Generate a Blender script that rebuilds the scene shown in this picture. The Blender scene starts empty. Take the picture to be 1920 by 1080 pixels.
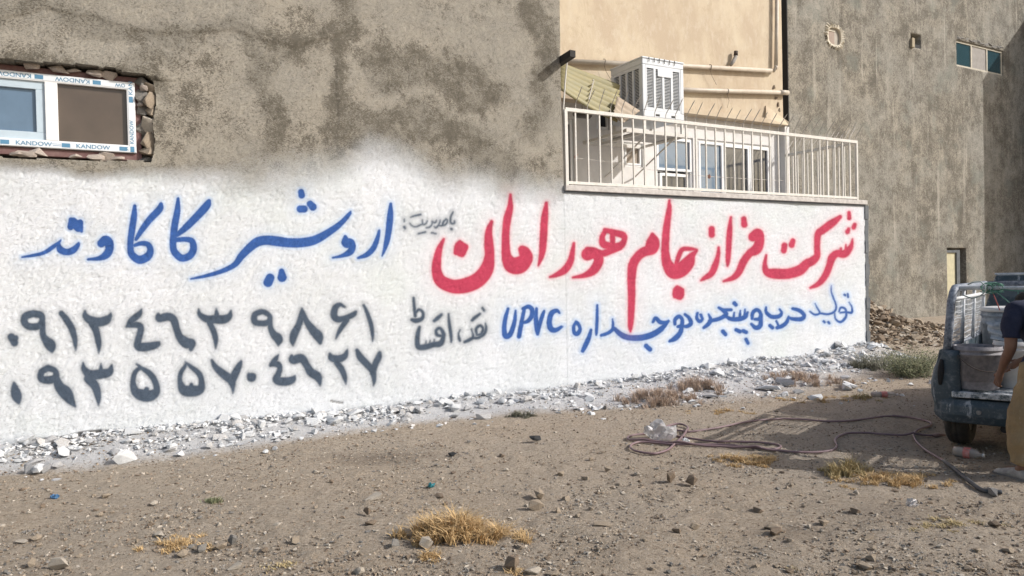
import bpy, bmesh, math, random
import numpy as np
from mathutils import Vector, Matrix, Euler
random.seed(7); RNG = np.random.default_rng(11)
SC = bpy.context.scene; COL = SC.collection
R = math.radians
# ---------------------------------------------------------------- camera
F = 1387.0; EYE = 1.6; ROLL = 0.022; PITCH = -math.atan(20/F)
cam_d = bpy.data.cameras.new('camera'); cam = bpy.data.objects.new('camera', cam_d); COL.objects.link(cam)
cam_d.sensor_width = 36; cam_d.lens = 36*F/1920; cam_d.clip_start = .05; cam_d.clip_end = 2000
CAMM = Matrix.Translation((0, 0, EYE)) @ Matrix.Rotation(math.pi/2+PITCH, 4, 'X') @ Matrix.Rotation(-ROLL, 4, 'Z')
cam.matrix_world = CAMM; SC.camera = cam
# ---------------------------------------------------------------- light
SUN_EL = 33.0; SUN_PHI = 13.0       # the sun stands to the right and a little behind the camera
sdir = Vector((math.cos(R(SUN_PHI))*math.cos(R(SUN_EL)), -math.sin(R(SUN_PHI))*math.cos(R(SUN_EL)), math.sin(R(SUN_EL))))
world = bpy.data.worlds.new('World'); SC.world = world; world.use_nodes = True
wn = world.node_tree.nodes; wl = world.node_tree.links
sky = wn.new('ShaderNodeTexSky'); sky.sky_type = 'NISHITA'; sky.sun_disc = False
sky.sun_elevation = R(SUN_EL); sky.sun_rotation = math.atan2(sdir.x, sdir.y); sky.air_density = 1.2; sky.dust_density = 3.0
wn['Background'].inputs[1].default_value = 0.15
wl.new(sky.outputs[0], wn['Background'].inputs[0])
sl = bpy.data.lights.new('sun', 'SUN'); sl.energy = 4.3; sl.angle = R(.5); sl.color = (1.0, .965, .92)
so = bpy.data.objects.new('sun', sl); COL.objects.link(so); so.rotation_euler = sdir.to_track_quat('Z', 'Y').to_euler()
SC.view_settings.view_transform = 'Standard'; SC.view_settings.look = 'None'; SC.view_settings.gamma = 1
SC.view_settings.exposure = -0.10; SC.view_settings.use_curve_mapping = False
SC.render.engine = 'CYCLES'

# ---------------------------------------------------------------- geometry of the place
CR = np.array(CAMM.to_3x3()); CP = np.array([0, 0, EYE])
def ray(px, py):
    d = CR @ np.array([(px-960)/F, -(py-540)/F, -1.0]); return d
def proj(P):                                    # world points (N,3) -> photo pixels
    L = (np.asarray(P)-CP) @ CR
    w = -L[:, 2]; w = np.where(w > .01, w, .01)
    return np.stack([960+F*L[:, 0]/w, 540-F*L[:, 1]/w], 1)
WO = np.array([-4.755, 6.87]); WA = math.radians(29.8)
UD = np.array([math.cos(WA), math.sin(WA)]); SD = np.array([-math.sin(WA), math.cos(WA)])   # along the wall; into the wall
def W(u, s, z):
    p = WO+UD*u+SD*s; return (float(p[0]), float(p[1]), float(z))
def PW(px, py, s=0.0):                          # point of a plane parallel to the wall -> (u, z)
    d = ray(px, py); o = WO+SD*s
    t = (o @ SD)/(d[:2] @ SD); p = CP+d*t
    return float((p[:2]-WO) @ UD), float(p[2])
def PWu(px, s=0.0, py=400): return PW(px, py, s)[0]

def hashn(ix, iy, seed):
    h = (ix.astype(np.int64)*374761393+iy.astype(np.int64)*668265263+seed*982451653) & 0x7fffffff
    h = ((h ^ (h >> 13))*1274126177) & 0x7fffffff
    return ((h ^ (h >> 16)) & 0xffff)/65535.0
def vnoise(x, y, seed=0):
    x0 = np.floor(x); y0 = np.floor(y); fx = x-x0; fy = y-y0
    fx = fx*fx*(3-2*fx); fy = fy*fy*(3-2*fy)
    a = hashn(x0, y0, seed); b = hashn(x0+1, y0, seed); c = hashn(x0, y0+1, seed); d = hashn(x0+1, y0+1, seed)
    return (a*(1-fx)+b*fx)*(1-fy)+(c*(1-fx)+d*fx)*fy
def fbm(x, y, seed=0, n=4):
    t = 0; a = .5
    for i in range(n): t = t+a*vnoise(x*2**i, y*2**i, seed+i*17); a *= .5
    return t/(1-.5**n)
def sstep(a, b, x):
    t = np.clip((x-a)/(b-a), 0, 1); return t*t*(3-2*t)

U_SPLIT = PWu(1053, 0, 200); U_END = PWu(1622, 0, 500); Z_SLAB = 2.80; S_BACK = 2.9
def _flat(px, py):
    d = ray(px, py); t = (.04-EYE)/d[2]; p = (CP+d*t)[:2]-WO; return float(p @ UD), max(.2, float(-(p @ SD)))
_rw = sorted(_flat(x, y) for x, y in ((0, 890), (150, 880), (300, 862), (480, 838), (640, 812), (800, 788), (1000, 772), (1180, 762), (1330, 756), (1480, 744), (1600, 722)))
RWU = [-6]+[a for a, _ in _rw]+[U_END+.6]; RWW = [_rw[0][1]]+[b for _, b in _rw]+[.9]
def rub_w(u): return np.interp(u, RWU, RWW)
def ground_z(X, Y):
    X = np.asarray(X, float); Y = np.asarray(Y, float)
    u = (X-WO[0])*UD[0]+(Y-WO[1])*UD[1]; s = (X-WO[0])*SD[0]+(Y-WO[1])*SD[1]
    z = .05*(fbm(X*.35+5, Y*.35, 3)-.5)+.035*(fbm(X*1.6, Y*1.6, 5)-.5)+.012*(fbm(X*7, Y*7, 9, 3)-.5)
    z = z+.34*sstep(-.4, 2.6, s)*sstep(U_END-1.4, U_END+1.2, u)*(1-sstep(U_END+8, U_END+12, u))
    wd_ = rub_w(u); z = z+np.interp(u, [0, 6, 10, 13], [.13, .10, .17, .22])*sstep(-1.05, -.05, s/wd_)*sstep(-12, -8, u)*(1-sstep(U_END-.1, U_END+.9, u))*(.6+.7*fbm(u*1.1, s*1.5+2, 31, 2))
    return z
def PG(px, py):
    z = 0.0
    for _ in range(6):
        d = ray(px, py); t = (z-EYE)/d[2]; p = CP+d*t; z = float(ground_z(p[0], p[1]))
    return float(p[0]), float(p[1]), z

# ---------------------------------------------------------------- object helpers
def wm(o):
    m = o.matrix_basis.copy() if hasattr(o, 'matrix_basis') else Matrix()
    m = Matrix.LocRotScale(o.location, o.rotation_euler, o.scale)
    return (wm(o.parent) @ o.matrix_parent_inverse @ m) if o.parent else m
def par(o, p):
    if p is not None:
        o.parent = p; o.matrix_parent_inverse = wm(p).inverted()
def tag(o, label=None, cat=None, group=None, kind=None):
    if label: o['label'] = label
    if cat: o['category'] = cat
    if group: o['group'] = group
    if kind: o['kind'] = kind
    return o
def thing(name, loc, label, cat, group=None, rz=0):
    o = bpy.data.objects.new(name, None); COL.objects.link(o); o.empty_display_size = .2
    o.location = loc; o.rotation_euler = (0, 0, rz); return tag(o, label, cat, group)
class MB:
    def __init__(s): s.v = []; s.f = []
    def add(s, vs, fs):
        k = len(s.v); s.v += [tuple(map(float, p)) for p in vs]; s.f += [tuple(i+k for i in f) for f in fs]; return s
    def hexa(s, c):      # 8 corners: bottom 4 ccw, top 4
        return s.add(c, [(3, 2, 1, 0), (4, 5, 6, 7), (0, 1, 5, 4), (1, 2, 6, 5), (2, 3, 7, 6), (3, 0, 4, 7)])
    def box(s, x0, x1, y0, y1, z0, z1, fr=None):
        fr = fr or (lambda a, b, c: (a, b, c))
        return s.hexa([fr(x0, y0, z0), fr(x1, y0, z0), fr(x1, y1, z0), fr(x0, y1, z0), fr(x0, y0, z1), fr(x1, y0, z1), fr(x1, y1, z1), fr(x0, y1, z1)])
    def wb(s, u0, u1, s0, s1, z0, z1): return s.box(u0, u1, s0, s1, z0, z1, W)
    def tube(s, pts, r, n=8, cap=True):
        pts = [Vector(p) for p in pts]; m = len(pts)
        rr = r if isinstance(r, (list, tuple)) else [r]*m
        t0 = (pts[1]-pts[0]).normalized(); up = Vector((0, 0, 1)) if abs(t0.z) < .9 else Vector((1, 0, 0))
        a = t0.cross(up).normalized(); vs = []
        for i, p in enumerate(pts):
            t = (pts[min(i+1, m-1)]-pts[max(i-1, 0)]).normalized()
            a = (a-t*a.dot(t))
            a = a.normalized() if a.length > 1e-6 else t.orthogonal().normalized()
            b = t.cross(a)
            for k in range(n):
                th = 2*math.pi*k/n; vs.append(p+(a*math.cos(th)+b*math.sin(th))*rr[i])
        fs = [(i*n+k, i*n+(k+1) % n, (i+1)*n+(k+1) % n, (i+1)*n+k) for i in range(m-1) for k in range(n)]
        if cap: fs += [tuple(range(n))[::-1], tuple((m-1)*n+k for k in range(n))]
        return s.add(vs, fs)
    def lathe(s, c, prof, n=24, axis=None, sx=1, sy=1):
        vs = []; c = Vector(c)
        M = axis or Matrix.Identity(3)
        for (r, z) in prof:
            for k in range(n):
                th = 2*math.pi*k/n; vs.append(c+M @ Vector((r*math.cos(th)*sx, r*math.sin(th)*sy, z)))
        m = len(prof)
        fs = [(i*n+k, i*n+(k+1) % n, (i+1)*n+(k+1) % n, (i+1)*n+k) for i in range(m-1) for k in range(n)]
        return s.add(vs, fs)
    def build(s, name, mat, parent=None, smooth=False, bevel=0, loc=None):
        me = bpy.data.meshes.new(name); vs = s.v
        if loc is not None: vs = [(a-loc[0], b-loc[1], c-loc[2]) for a, b, c in vs]
        me.from_pydata(vs, [], s.f); me.update()
        o = bpy.data.objects.new(name, me); COL.objects.link(o); me.materials.append(mat)
        if loc is not None: o.location = loc
        if smooth: me.polygons.foreach_set('use_smooth', [True]*len(me.polygons))
        if bevel:
            b = o.modifiers.new('bevel', 'BEVEL'); b.width = bevel; b.segments = 2; b.limit_method = 'ANGLE'
        par(o, parent); return o
def fix_normals(o):
    bm = bmesh.new(); bm.from_mesh(o.data); bmesh.ops.recalc_face_normals(bm, faces=bm.faces); bm.to_mesh(o.data); bm.free(); return o
def dup(o, parent=None, loc=None, rot=None, scale=None, data=None):
    c = o.copy(); COL.objects.link(c)
    if data: c.data = data
    if loc is not None: c.location = loc
    if rot is not None: c.rotation_euler = rot
    if scale is not None: c.scale = scale
    if parent is not None: c.parent = parent
    return c
def fast_mesh(name, V, Q, mat, parent=None, smooth=True, attrs=None):
    V = np.asarray(V, np.float32); Q = np.asarray(Q, np.int32); k = Q.shape[1]
    me = bpy.data.meshes.new(name); me.vertices.add(len(V)); me.vertices.foreach_set('co', V.ravel())
    me.loops.add(Q.size); me.loops.foreach_set('vertex_index', Q.ravel())
    me.polygons.add(len(Q)); me.polygons.foreach_set('loop_start', np.arange(0, Q.size, k, dtype=np.int32))
    me.polygons.foreach_set('use_smooth', np.full(len(Q), smooth)); me.update(calc_edges=True)
    for n, a in (attrs or {}).items():
        at = me.attributes.new(n, 'FLOAT', 'POINT'); at.data.foreach_set('value', np.asarray(a, np.float32))
    me.materials.append(mat); o = bpy.data.objects.new(name, me); COL.objects.link(o); par(o, parent); return o

# ---------------------------------------------------------------- materials
class NT:
    def __init__(s, name):
        s.m = bpy.data.materials.new(name); s.m.use_nodes = True; s.t = s.m.node_tree; s.b = s.t.nodes['Principled BSDF']
        s.tc = s.n('ShaderNodeTexCoord').outputs['Object']
    def n(s, t, **k):
        o = s.t.nodes.new(t)
        for a, v in k.items(): setattr(o, a, v)
        return o
    def l(s, a, b): s.t.links.new(a, b)
    def put(s, sock, v):
        if hasattr(v, 'is_output') or isinstance(v, bpy.types.NodeSocket): s.l(v, sock)
        else: sock.default_value = v
    def noise(s, scale, detail=4, rough=.6, vec=None, stretch=None, rot=None, dist=0):
        v = vec or s.tc
        if stretch or rot:
            mp = s.n('ShaderNodeMapping'); s.l(v, mp.inputs[0])
            if stretch: mp.inputs['Scale'].default_value = stretch
            if rot: mp.inputs['Rotation'].default_value = rot
            v = mp.outputs[0]
        o = s.n('ShaderNodeTexNoise'); s.l(v, o.inputs['Vector']); o.inputs['Scale'].default_value = scale
        o.inputs['Detail'].default_value = detail; o.inputs['Roughness'].default_value = rough; o.inputs['Distortion'].default_value = dist
        return o.outputs['Fac']
    def ramp(s, f, a, b, c0=0.0, c1=1.0, interp='LINEAR'):
        o = s.n('ShaderNodeMapRange'); o.interpolation_type = 'SMOOTHSTEP' if interp == 'S' else 'LINEAR'
        s.l(f, o.inputs[0]); o.inputs[1].default_value = a; o.inputs[2].default_value = b; o.inputs[3].default_value = c0; o.inputs[4].default_value = c1
        return o.outputs[0]
    def mix(s, f, a, b, mode='MIX'):
        o = s.n('ShaderNodeMix', data_type='RGBA', blend_type=mode)
        s.put(o.inputs[0], f)
        for i, v in ((6, a), (7, b)):
            if isinstance(v, (tuple, list)): v = tuple(v)+((1,) if len(v) == 3 else ())
            s.put(o.inputs[i], v)
        return o.outputs[2]
    def math(s, op, a, b=0.0):
        o = s.n('ShaderNodeMath', operation=op); s.put(o.inputs[0], a); s.put(o.inputs[1], b); return o.outputs[0]
    def attr(s, n): return s.n('ShaderNodeAttribute', attribute_name=n).outputs['Fac']
    def color(s, c):
        if isinstance(c, (tuple, list)): c = tuple(c)+((1,) if len(c) == 3 else ())
        s.put(s.b.inputs['Base Color'], c); return s
    def rough(s, v): s.put(s.b.inputs['Roughness'], v); return s
    def bump(s, h, dist=.01, strength=1.0):
        o = s.n('ShaderNodeBump'); o.inputs['Distance'].default_value = dist; o.inputs['Strength'].default_value = strength
        s.l(h, o.inputs['Height']); s.l(o.outputs[0], s.b.inputs['Normal']); return s
MATS = {}
def simple(name, c, rough=.7, metal=0, var=.15, scale=9, c2=None, bump=0, bscale=40, spec=.5):
    """plain paint/plastic/stone with soft blotches of wear and optional grain"""
    if name in MATS: return MATS[name]
    t = NT(name); c2 = c2 or tuple(x*(1-var*2) for x in c)
    f = t.ramp(t.noise(scale, 6, .65), .35, .68)
    t.color(t.mix(f, c, c2)).rough(rough); t.b.inputs['Metallic'].default_value = metal
    t.b.inputs['Specular IOR Level'].default_value = spec
    if bump: t.bump(t.noise(bscale, 5, .7), bump)
    MATS[name] = t.m; return t.m
# ---------------------------------------------------------------- the painted lettering: brush strokes as (x, y, radius) read off enlarged views
VA = (0, 300, 4); VB = (340, 320, 4); VC = (740, 340, 3.177); VD = (1160, 340, 3.177); VE = (0, 540, 4); VF = (400, 540, 4); VG = (740, 520, 4); VH = (1040, 520, 3.2); VI = (745, 385, 16); V0 = (0, 0, 1)
BLUE = [
 (VA, [(165,728,8),(250,715,13),(330,695,15),(400,650,17),(440,620,12),(457,600,6)]), (VA, [(440,625,12),(450,670,26),(500,690,26),(550,675,26),(582,640,18),(590,622,9)]),
 (VA, [(548,466,36),(590,505,36)]), (VA, [(530,445,16),(530,500,26)]), (VA, [(600,470,26),(612,535,12)]),
 (VA, [(760,625,32),(790,600,34),(815,620,36),(820,670,32),(795,712,30),(740,738,18),(660,745,10)]),
 (VA, [(1010,345,14),(1005,420,24),(990,520,26),(980,600,25),(978,660,25),(990,710,28),(1045,748,32),(1105,725,32),(1128,680,26),(1110,635,22),(1060,625,18),(1010,640,14)]),
 (VA, [(1207,332,16),(1195,370,27),(1120,450,26),(1060,530,22),(1020,595,14)]),
 (VA, [(1335,290,12),(1330,380,24),(1312,480,27),(1302,560,27),(1297,640,26),(1310,690,28),(1360,735,28),(1420,720,28),(1450,670,28),(1440,610,24),(1390,595,20),(1320,600,18)]),
 (VA, [(1567,308,16),(1548,345,30),(1480,420,30),(1400,500,27),(1330,560,18)]),
 (VB, [(70,812,7),(180,790,14),(300,755,18),(400,705,22),(450,640,28),(510,580,32),(570,535,36),(640,522,36),(720,530,38),(800,540,36),(900,540,36),(1000,520,34),(1100,465,28),(1190,400,22),(1255,330,16),(1268,308,8)]),
 (VB, [(898,160,24),(902,185,26)]), (VB, [(890,288,28),(920,288,28)]), (VB, [(965,250,26),(985,272,30)]),
 (VB, [(650,838,36),(665,805,34)]), (VB, [(752,755,22),(755,800,36)]),
 (VB, [(1228,495,14),(1235,540,36),(1265,545,36),(1280,575,28),(1262,612,26),(1200,640,14),(1135,653,8)]),
 (VB, [(1482,450,10),(1468,510,18),(1440,580,22),(1390,630,20),(1325,655,10)]),
 (VB, [(1570,250,12),(1566,330,24),(1555,440,25),(1540,530,22),(1520,600,13),(1505,640,6)]),
 # UPVC and the small blue line
 (VG, [(852,235,11),(830,310,17),(822,390,19),(832,440,22),(864,430,20),(890,370,18),(905,300,14),(908,250,9)]),
 (VG, [(932,445,17),(945,380,18),(960,300,16),(972,245,14)]), (VG, [(965,235,14),(1005,220,17),(1033,245,19),(1028,290,19),(1000,328,16),(962,342,12)]),
 (VG, [(1065,235,12),(1060,300,18),(1068,380,20),(1073,425,14)]), (VG, [(1075,415,14),(1095,330,16),(1115,270,14),(1122,252,9)]),
 (VG, [(1238,268,9),(1215,250,16),(1178,270,20),(1160,330,20),(1172,385,22),(1210,395,18),(1265,362,10)]),
 (VG, [(1360,335,12),(1342,370,14),(1348,415,16),(1372,422,18),(1390,385,14),(1372,345,14),(1358,332,10)]),
 (VG, [(1470,395,12),(1460,440,17),(1435,500,20),(1410,552,15)]), (VG, [(1517,210,10),(1517,300,13),(1513,400,13),(1512,432,8)]),
 (VG, [(1550,435,12),(1595,420,14),(1632,392,14),(1637,350,11),(1632,312,6)]),
 (VH, [(590,268,9),(605,245,12),(632,268,14),(660,272,12),(683,262,8)]), (VH, [(683,262,9),(645,305,16),(590,342,19),(520,362,19),(450,362,18),(400,345,17),(355,305,12)]),
 (VH, [(550,412,15),(572,432,15)]),
 (VH, [(722,280,11),(722,255,12),(745,235,13),(765,252,12),(762,290,14),(740,296,10)]), (VH, [(764,290,14),(755,330,15),(725,365,17),(690,384,9)]),
 (VH, [(782,222,9),(808,245,12),(818,275,13),(795,294,12),(768,292,8)]),
 (VH, [(858,215,9),(853,242,11),(868,264,12),(886,252,10),(878,226,10)]),
 (VH, [(925,222,7),(938,255,12),(922,280,13),(895,302,10)]), (VH, [(930,262,12),(990,248,13),(1030,222,13),(1010,198,12),(985,182,9)]), (VH, [(1010,196,11),(1060,195,10)]),
 (VH, [(1078,155,13),(1088,165,12)]), (VH, [(1010,325,14),(1025,342,13)]),
 (VH, [(1020,230,10),(1060,250,13),(1110,250,15),(1145,235,14),(1158,210,8)]), (VH, [(1075,245,9),(1078,212,6)]), (VH, [(1112,240,10),(1114,200,6)]), (VH, [(1140,232,10),(1142,192,6)]),
 (VH, [(1090,315,12),(1112,325,13)]), (VH, [(1132,322,13),(1150,330,12)]), (VH, [(1148,372,11),(1160,395,11)]),
 (VH, [(1185,248,10),(1188,215,12),(1212,195,12),(1235,215,12),(1232,248,13),(1200,252,9)]), (VH, [(1238,240,12),(1232,290,15),(1205,302,14),(1180,280,9)]),
 (VH, [(1268,180,7),(1270,210,11),(1300,236,13),(1345,234,13),(1362,212,9),(1350,192,7)]), (VH, [(1292,290,12),(1306,302,12)]),
 (VH, [(1402,235,7),(1392,268,12),(1365,292,13),(1335,302,12)]), (VH, [(1330,262,7),(1345,295,9)]),
 (VH, [(1428,188,10),(1468,200,13),(1495,228,12),(1478,250,14),(1430,250,12),(1405,242,8)]),
 (VH, [(1560,158,4),(1580,195,6),(1590,215,7),(1560,224,7),(1530,205,5)]), (VH, [(1590,215,7),(1640,221,7),(1678,205,7),(1688,170,6),(1670,120,6),(1657,80,5),(1658,50,3)]),
 (VH, [(1614,264,8),(1620,270,8)]), (VH, [(1642,268,8),(1648,276,8)]),
 (VH, [(1705,205,6),(1715,182,7),(1738,186,7),(1746,206,7),(1712,212,6)]), (VH, [(1748,206,7),(1745,240,8),(1715,268,8),(1685,250,6),(1678,215,5)]),
 (VH, [(1748,208,7),(1780,211,8),(1782,180,6),(1765,150,4)]), (VH, [(1736,104,7),(1742,108,7)]), (VH, [(1756,100,7),(1758,118,7)])]
RED = [
 (VC, [(292,345,9),(268,400,19),(253,470,27),(252,540,31),(278,595,38),(350,626,42),(430,618,46),(500,585,46),(548,525,42),(565,450,31),(562,380,29),(560,300,22),(578,240,11)]),
 (VC, [(388,360,12),(392,402,40),(402,436,18)]), (VC, [(366,425,16),(394,402,38),(424,390,18)]),
 (VC, [(690,80,9),(688,150,19),(672,220,25),(662,300,24),(662,380,26),(668,450,32),(698,498,48),(745,498,52),(785,460,40),(775,425,36),(760,405,24)]),
 (VC, [(903,130,11),(895,200,21),(888,300,24),(882,400,22),(870,460,16),(857,502,6)]),
 (VC, [(1067,370,10),(1060,420,16),(1045,480,21),(1010,530,23),(960,558,15),(925,570,8)]),
 (VC, [(1252,290,14),(1305,305,20),(1360,322,22),(1366,352,18),(1342,385,24),(1295,385,22),(1245,375,24),(1236,335,18),(1252,300,16)]), (VC, [(1297,310,18),(1298,380,16)]),
 (VC, [(1345,395,16),(1290,412,22),(1240,430,22),(1200,425,25)]), (VC, [(1148,435,38),(1190,428,34),(1215,470,30),(1185,528,28),(1130,560,17),(1060,573,8)]), (VC, [(1150,410,22),(1175,410,20)]),
 (VD, [(200,315,12),(222,355,20),(205,400,32),(150,420,30),(112,450,28),(84,500,29),(76,580,26),(76,700,24),(73,800,21),(70,860,17),(70,895,7)]), (VD, [(200,322,16),(188,365,26),(180,400,26)]),
 (VD, [(302,115,9),(300,170,17),(288,250,22),(280,330,24),(278,420,26),(288,485,32),(322,535,44),(368,528,46),(410,490,40),(435,445,22),(465,412,9)]), (VD, [(345,490,14),(360,440,16),(382,405,15),(430,403,13),(465,408,8)]),
 (VD, [(350,632,14),(357,664,36),(368,695,14)]), (VD, [(334,686,13),(357,664,34),(380,648,14)]),
 (VD, [(553,285,20),(553,318,20)]), (VD, [(595,395,9),(592,440,14),(575,500,20),(550,550,20),(510,577,14),(490,590,7)]),
 (VD, [(668,215,9),(660,300,18),(655,400,18),(650,470,15),(648,505,7)]),
 (VD, [(745,225,18),(748,258,20)]), (VD, [(800,330,30),(830,315,34),(838,365,30),(820,405,32),(780,430,24),(742,480,24),(715,540,22),(680,575,17),(625,595,8)]),
 (VD, [(878,440,8),(870,500,16),(884,540,24),(930,550,32),(1010,550,32),(1080,528,32),(1120,492,28),(1158,472,26),(1183,440,21),(1183,380,19),(1190,315,22),(1215,292,24),(1270,250,24),(1318,212,13)]),
 (VD, [(990,382,19),(984,412,19)]), (VD, [(1040,355,17),(1032,378,20)]),
 (VD, [(1140,635,8),(1190,610,17),(1230,560,21),(1255,500,22),(1270,455,24),(1300,430,23),(1342,432,25),(1375,400,19),(1387,372,12),(1390,345,6)]), (VD, [(1352,410,12),(1352,378,6)]), (VD, [(1322,420,12),(1322,400,8)]),
 (VD, [(1370,188,13),(1372,220,14)]), (VD, [(1361,300,16),(1368,285,12)]), (VD, [(1398,275,15),(1404,258,13)])]
BLACK = [
 (VI, [(1670,205,26),(1612,320,34),(1595,430,32),(1602,510,34),(1650,548,34),(1710,528,32),(1712,470,26)]), (VI, [(1615,705,40),(1630,715,40)]),
 (VI, [(1455,405,26),(1498,450,30),(1480,540,32),(1400,598,32),(1362,560,36),(1400,475,34),(1450,435,28)]), (VI, [(1380,600,32),(1300,612,32),(1242,590,28),(1278,500,28),(1285,448,20)]), (VI, [(1232,600,28),(1160,668,32),(1105,632,16)]),
 (VI, [(1175,450,24),(1158,500,26),(1100,522,28),(1055,482,24)]), (VI, [(1055,482,24),(1040,570,24),(970,650,26),(875,672,24)]),
 (VI, [(897,470,20),(862,540,26),(790,575,28),(757,520,26),(750,438,20)]), (VI, [(770,562,24),(680,592,26),(600,632,26),(500,640,24),(420,600,22),(370,540,16)]), (VI, [(400,355,20),(500,320,30),(700,275,32)]),
 (VI, [(632,850,28),(840,802,30)]), (VI, [(1030,822,26),(1160,850,26)]), (VI, [(208,420,18),(208,490,20)]), (VI, [(205,650,42),(225,685,38)]),
 (VG, [(143,155,11),(148,220,13),(155,290,13)]), (VG, [(155,268,12),(185,242,12),(214,268,13),(205,310,16),(160,325,20),(130,318,14)]),
 (VG, [(187,375,13),(175,420,18),(170,480,20),(180,522,22),(230,522,24),(290,505,22),(340,498,24),(362,460,18),(365,420,17),(340,382,13),(312,400,13),(320,432,14),(352,440,12)]),
 (VG, [(235,500,9),(236,478,5)]), (VG, [(265,495,9),(266,474,5)]), (VG, [(295,488,9),(298,466,5)]), (VG, [(298,326,13),(325,305,16),(352,280,12)]),
 (VG, [(405,275,8),(412,350,13),(422,430,14),(425,485,9)]), (VG, [(492,395,6),(480,425,8),(484,455,12),(490,475,11)]),
 (VG, [(525,485,12),(565,467,15),(588,445,12),(578,388,6)]), (VG, [(585,455,12),(630,452,13),(672,422,14),(685,380,12),(680,345,6)]), (VG, [(615,425,11),(612,385,12),(642,362,12),(662,388,12),(648,425,12),(615,432,10)]),
 (VG, [(582,322,12),(605,300,14),(638,275,11)]), (VG, [(658,230,10),(670,248,11)]),
 (VE, [(85,368,30),(108,410,30)]), (VE, [(80,372,22),(118,375,22)]),
 (VE, [(250,192,28),(192,212,30),(184,258,28),(222,290,28),(290,285,28),(316,245,24),(305,205,28),(250,192,28)]), (VE, [(318,260,24),(322,350,25),(350,398,34),(378,430,42),(390,478,12)]),
 (VE, [(460,190,22),(500,240,27),(540,310,27),(560,380,22),(566,440,13),(568,468,5)]),
 (VE, [(638,172,8),(640,210,24),(680,242,34),(740,256,36),(795,242,34),(825,212,18),(832,188,6)]), (VE, [(695,265,34),(720,320,28),(738,400,25),(742,450,16),(740,490,5)]),
 (VE, [(1062,160,7),(1040,200,24),(985,245,25),(950,290,11)]), (VE, [(968,280,20),(1030,278,26),(1056,300,26),(1048,350,26),(1035,400,28),(1042,440,34),(1110,440,34),(1175,425,26),(1193,408,11)]),
 (VE, [(1188,200,16),(1196,228,30),(1260,215,32),(1302,238,31),(1325,310,28),(1350,370,32),(1398,412,42),(1440,415,30),(1432,458,18)]),
 (VE, [(1490,160,7),(1500,200,20),(1550,232,30),(1620,235,34),(1680,235,34),(1720,212,24),(1732,170,8)]), (VE, [(1622,158,7),(1625,200,22)]), (VE, [(1570,255,24),(1600,320,24),(1617,380,22),(1618,430,12),(1618,455,5)]),
 (VE, [(105,712,11),(112,760,32),(125,810,40),(140,860,14)]),
 (VE, [(360,600,26),(312,630,26),(310,680,28),(370,690,32),(418,672,28),(412,622,24),(360,600,26)]), (VE, [(420,680,30),(450,745,40),(495,790,50),(530,845,32),(565,890,8)]),
 (VE, [(623,562,8),(632,610,24),(680,650,36),(760,645,38),(820,630,30),(838,580,9)]), (VE, [(757,568,6),(757,615,20)]), (VE, [(665,680,38),(715,740,34),(736,820,24),(738,880,6)]),
 (VE, [(1025,570,8),(1060,600,16),(1120,640,24),(1162,700,25),(1175,770,28),(1135,805,42),(1070,805,46),(1015,775,34),(998,700,22),(1015,630,19),(1052,600,15)]), (VE, [(1090,795,46),(1100,760,20)]),
 (VE, [(1390,555,7),(1430,590,17),(1490,640,23),(1512,700,23),(1500,760,34),(1440,772,44),(1378,765,38),(1350,700,20),(1355,640,19),(1385,592,15),(1395,570,12)]), (VE, [(1435,725,16),(1435,760,40)]),
 (VE, [(1588,542,11),(1618,595,24),(1680,650,33),(1732,690,34),(1746,750,17),(1746,790,5)]), (VE, [(1808,552,12),(1790,590,25),(1760,650,31),(1740,700,28)]),
 (VF, [(268,650,16),(304,655,16),(300,685,16),(270,684,16),(268,650,16),(290,668,16)]),
 (VF, [(360,178,22),(312,200,24),(310,250,26),(350,265,24),(410,258,24),(424,215,20),(390,185,22),(360,178,22)]), (VF, [(425,240,20),(430,300,22),(455,350,30),(488,382,36),(488,430,9)]),
 (VF, [(665,155,9),(665,200,25),(640,280,26),(607,345,32),(595,395,24),(598,432,7)]), (VF, [(670,180,18),(700,250,24),(750,320,34),(788,362,37),(802,412,15)]),
 (VF, [(985,142,10),(950,125,17),(915,150,25),(907,210,28),(940,236,26),(1000,222,22),(1050,200,22),(1070,178,11)]), (VF, [(1000,240,24),(960,300,20),(932,350,13),(920,380,6)]),
 (VF, [(1130,130,11),(1160,200,17),(1185,280,18),(1195,350,14),(1196,400,5)]),
 (VF, [(487,502,7),(462,540,22),(430,580,15)]), (VF, [(435,572,18),(480,572,26),(498,600,22),(485,650,25),(475,690,32),(530,702,34),(588,690,28),(612,660,9)]),
 (VF, [(588,510,14),(598,540,32),(660,528,34),(700,580,28),(730,630,34),(778,662,34),(795,700,20),(800,732,7)]),
 (VF, [(873,492,10),(890,525,28),(940,532,30),(985,512,24),(1002,475,12),(1006,462,5)]), (VF, [(925,560,24),(962,610,25),(985,670,20),(995,722,5)]),
 (VF, [(1078,468,16),(1102,518,28),(1150,570,28),(1193,620,27),(1205,690,17),(1200,732,5)]), (VF, [(1248,488,16),(1240,520,25),(1215,570,25),(1195,640,23)])]
STAIN_SHADE = [(V0, [(0,36,14),(90,14,14),(160,30,16),(265,55,16),(350,62,14),(440,58,10),(490,74,14),(555,86,16),(612,70,12),(632,110,16),(632,190,18),(635,270,18)]),
 (V0, [(0,112,10),(90,118,12),(180,128,12),(275,138,14),(300,165,10)]), (V0, [(478,80,8),(500,120,16),(500,190,14),(520,260,16)]),
 (V0, [(650,200,26),(700,230,34),(760,225,24),(830,235,20),(900,280,30),(960,300,24)]), (V0, [(720,110,26),(850,160,32),(930,180,22)]), (V0, [(1000,20,20),(1020,120,18),(990,240,20)]), (V0, [(240,120,10),(300,100,16)]),(V0, [(640,0,14),(650,60,16)])]  # stain bands; plaster-edge shade is painted in along the first
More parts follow.
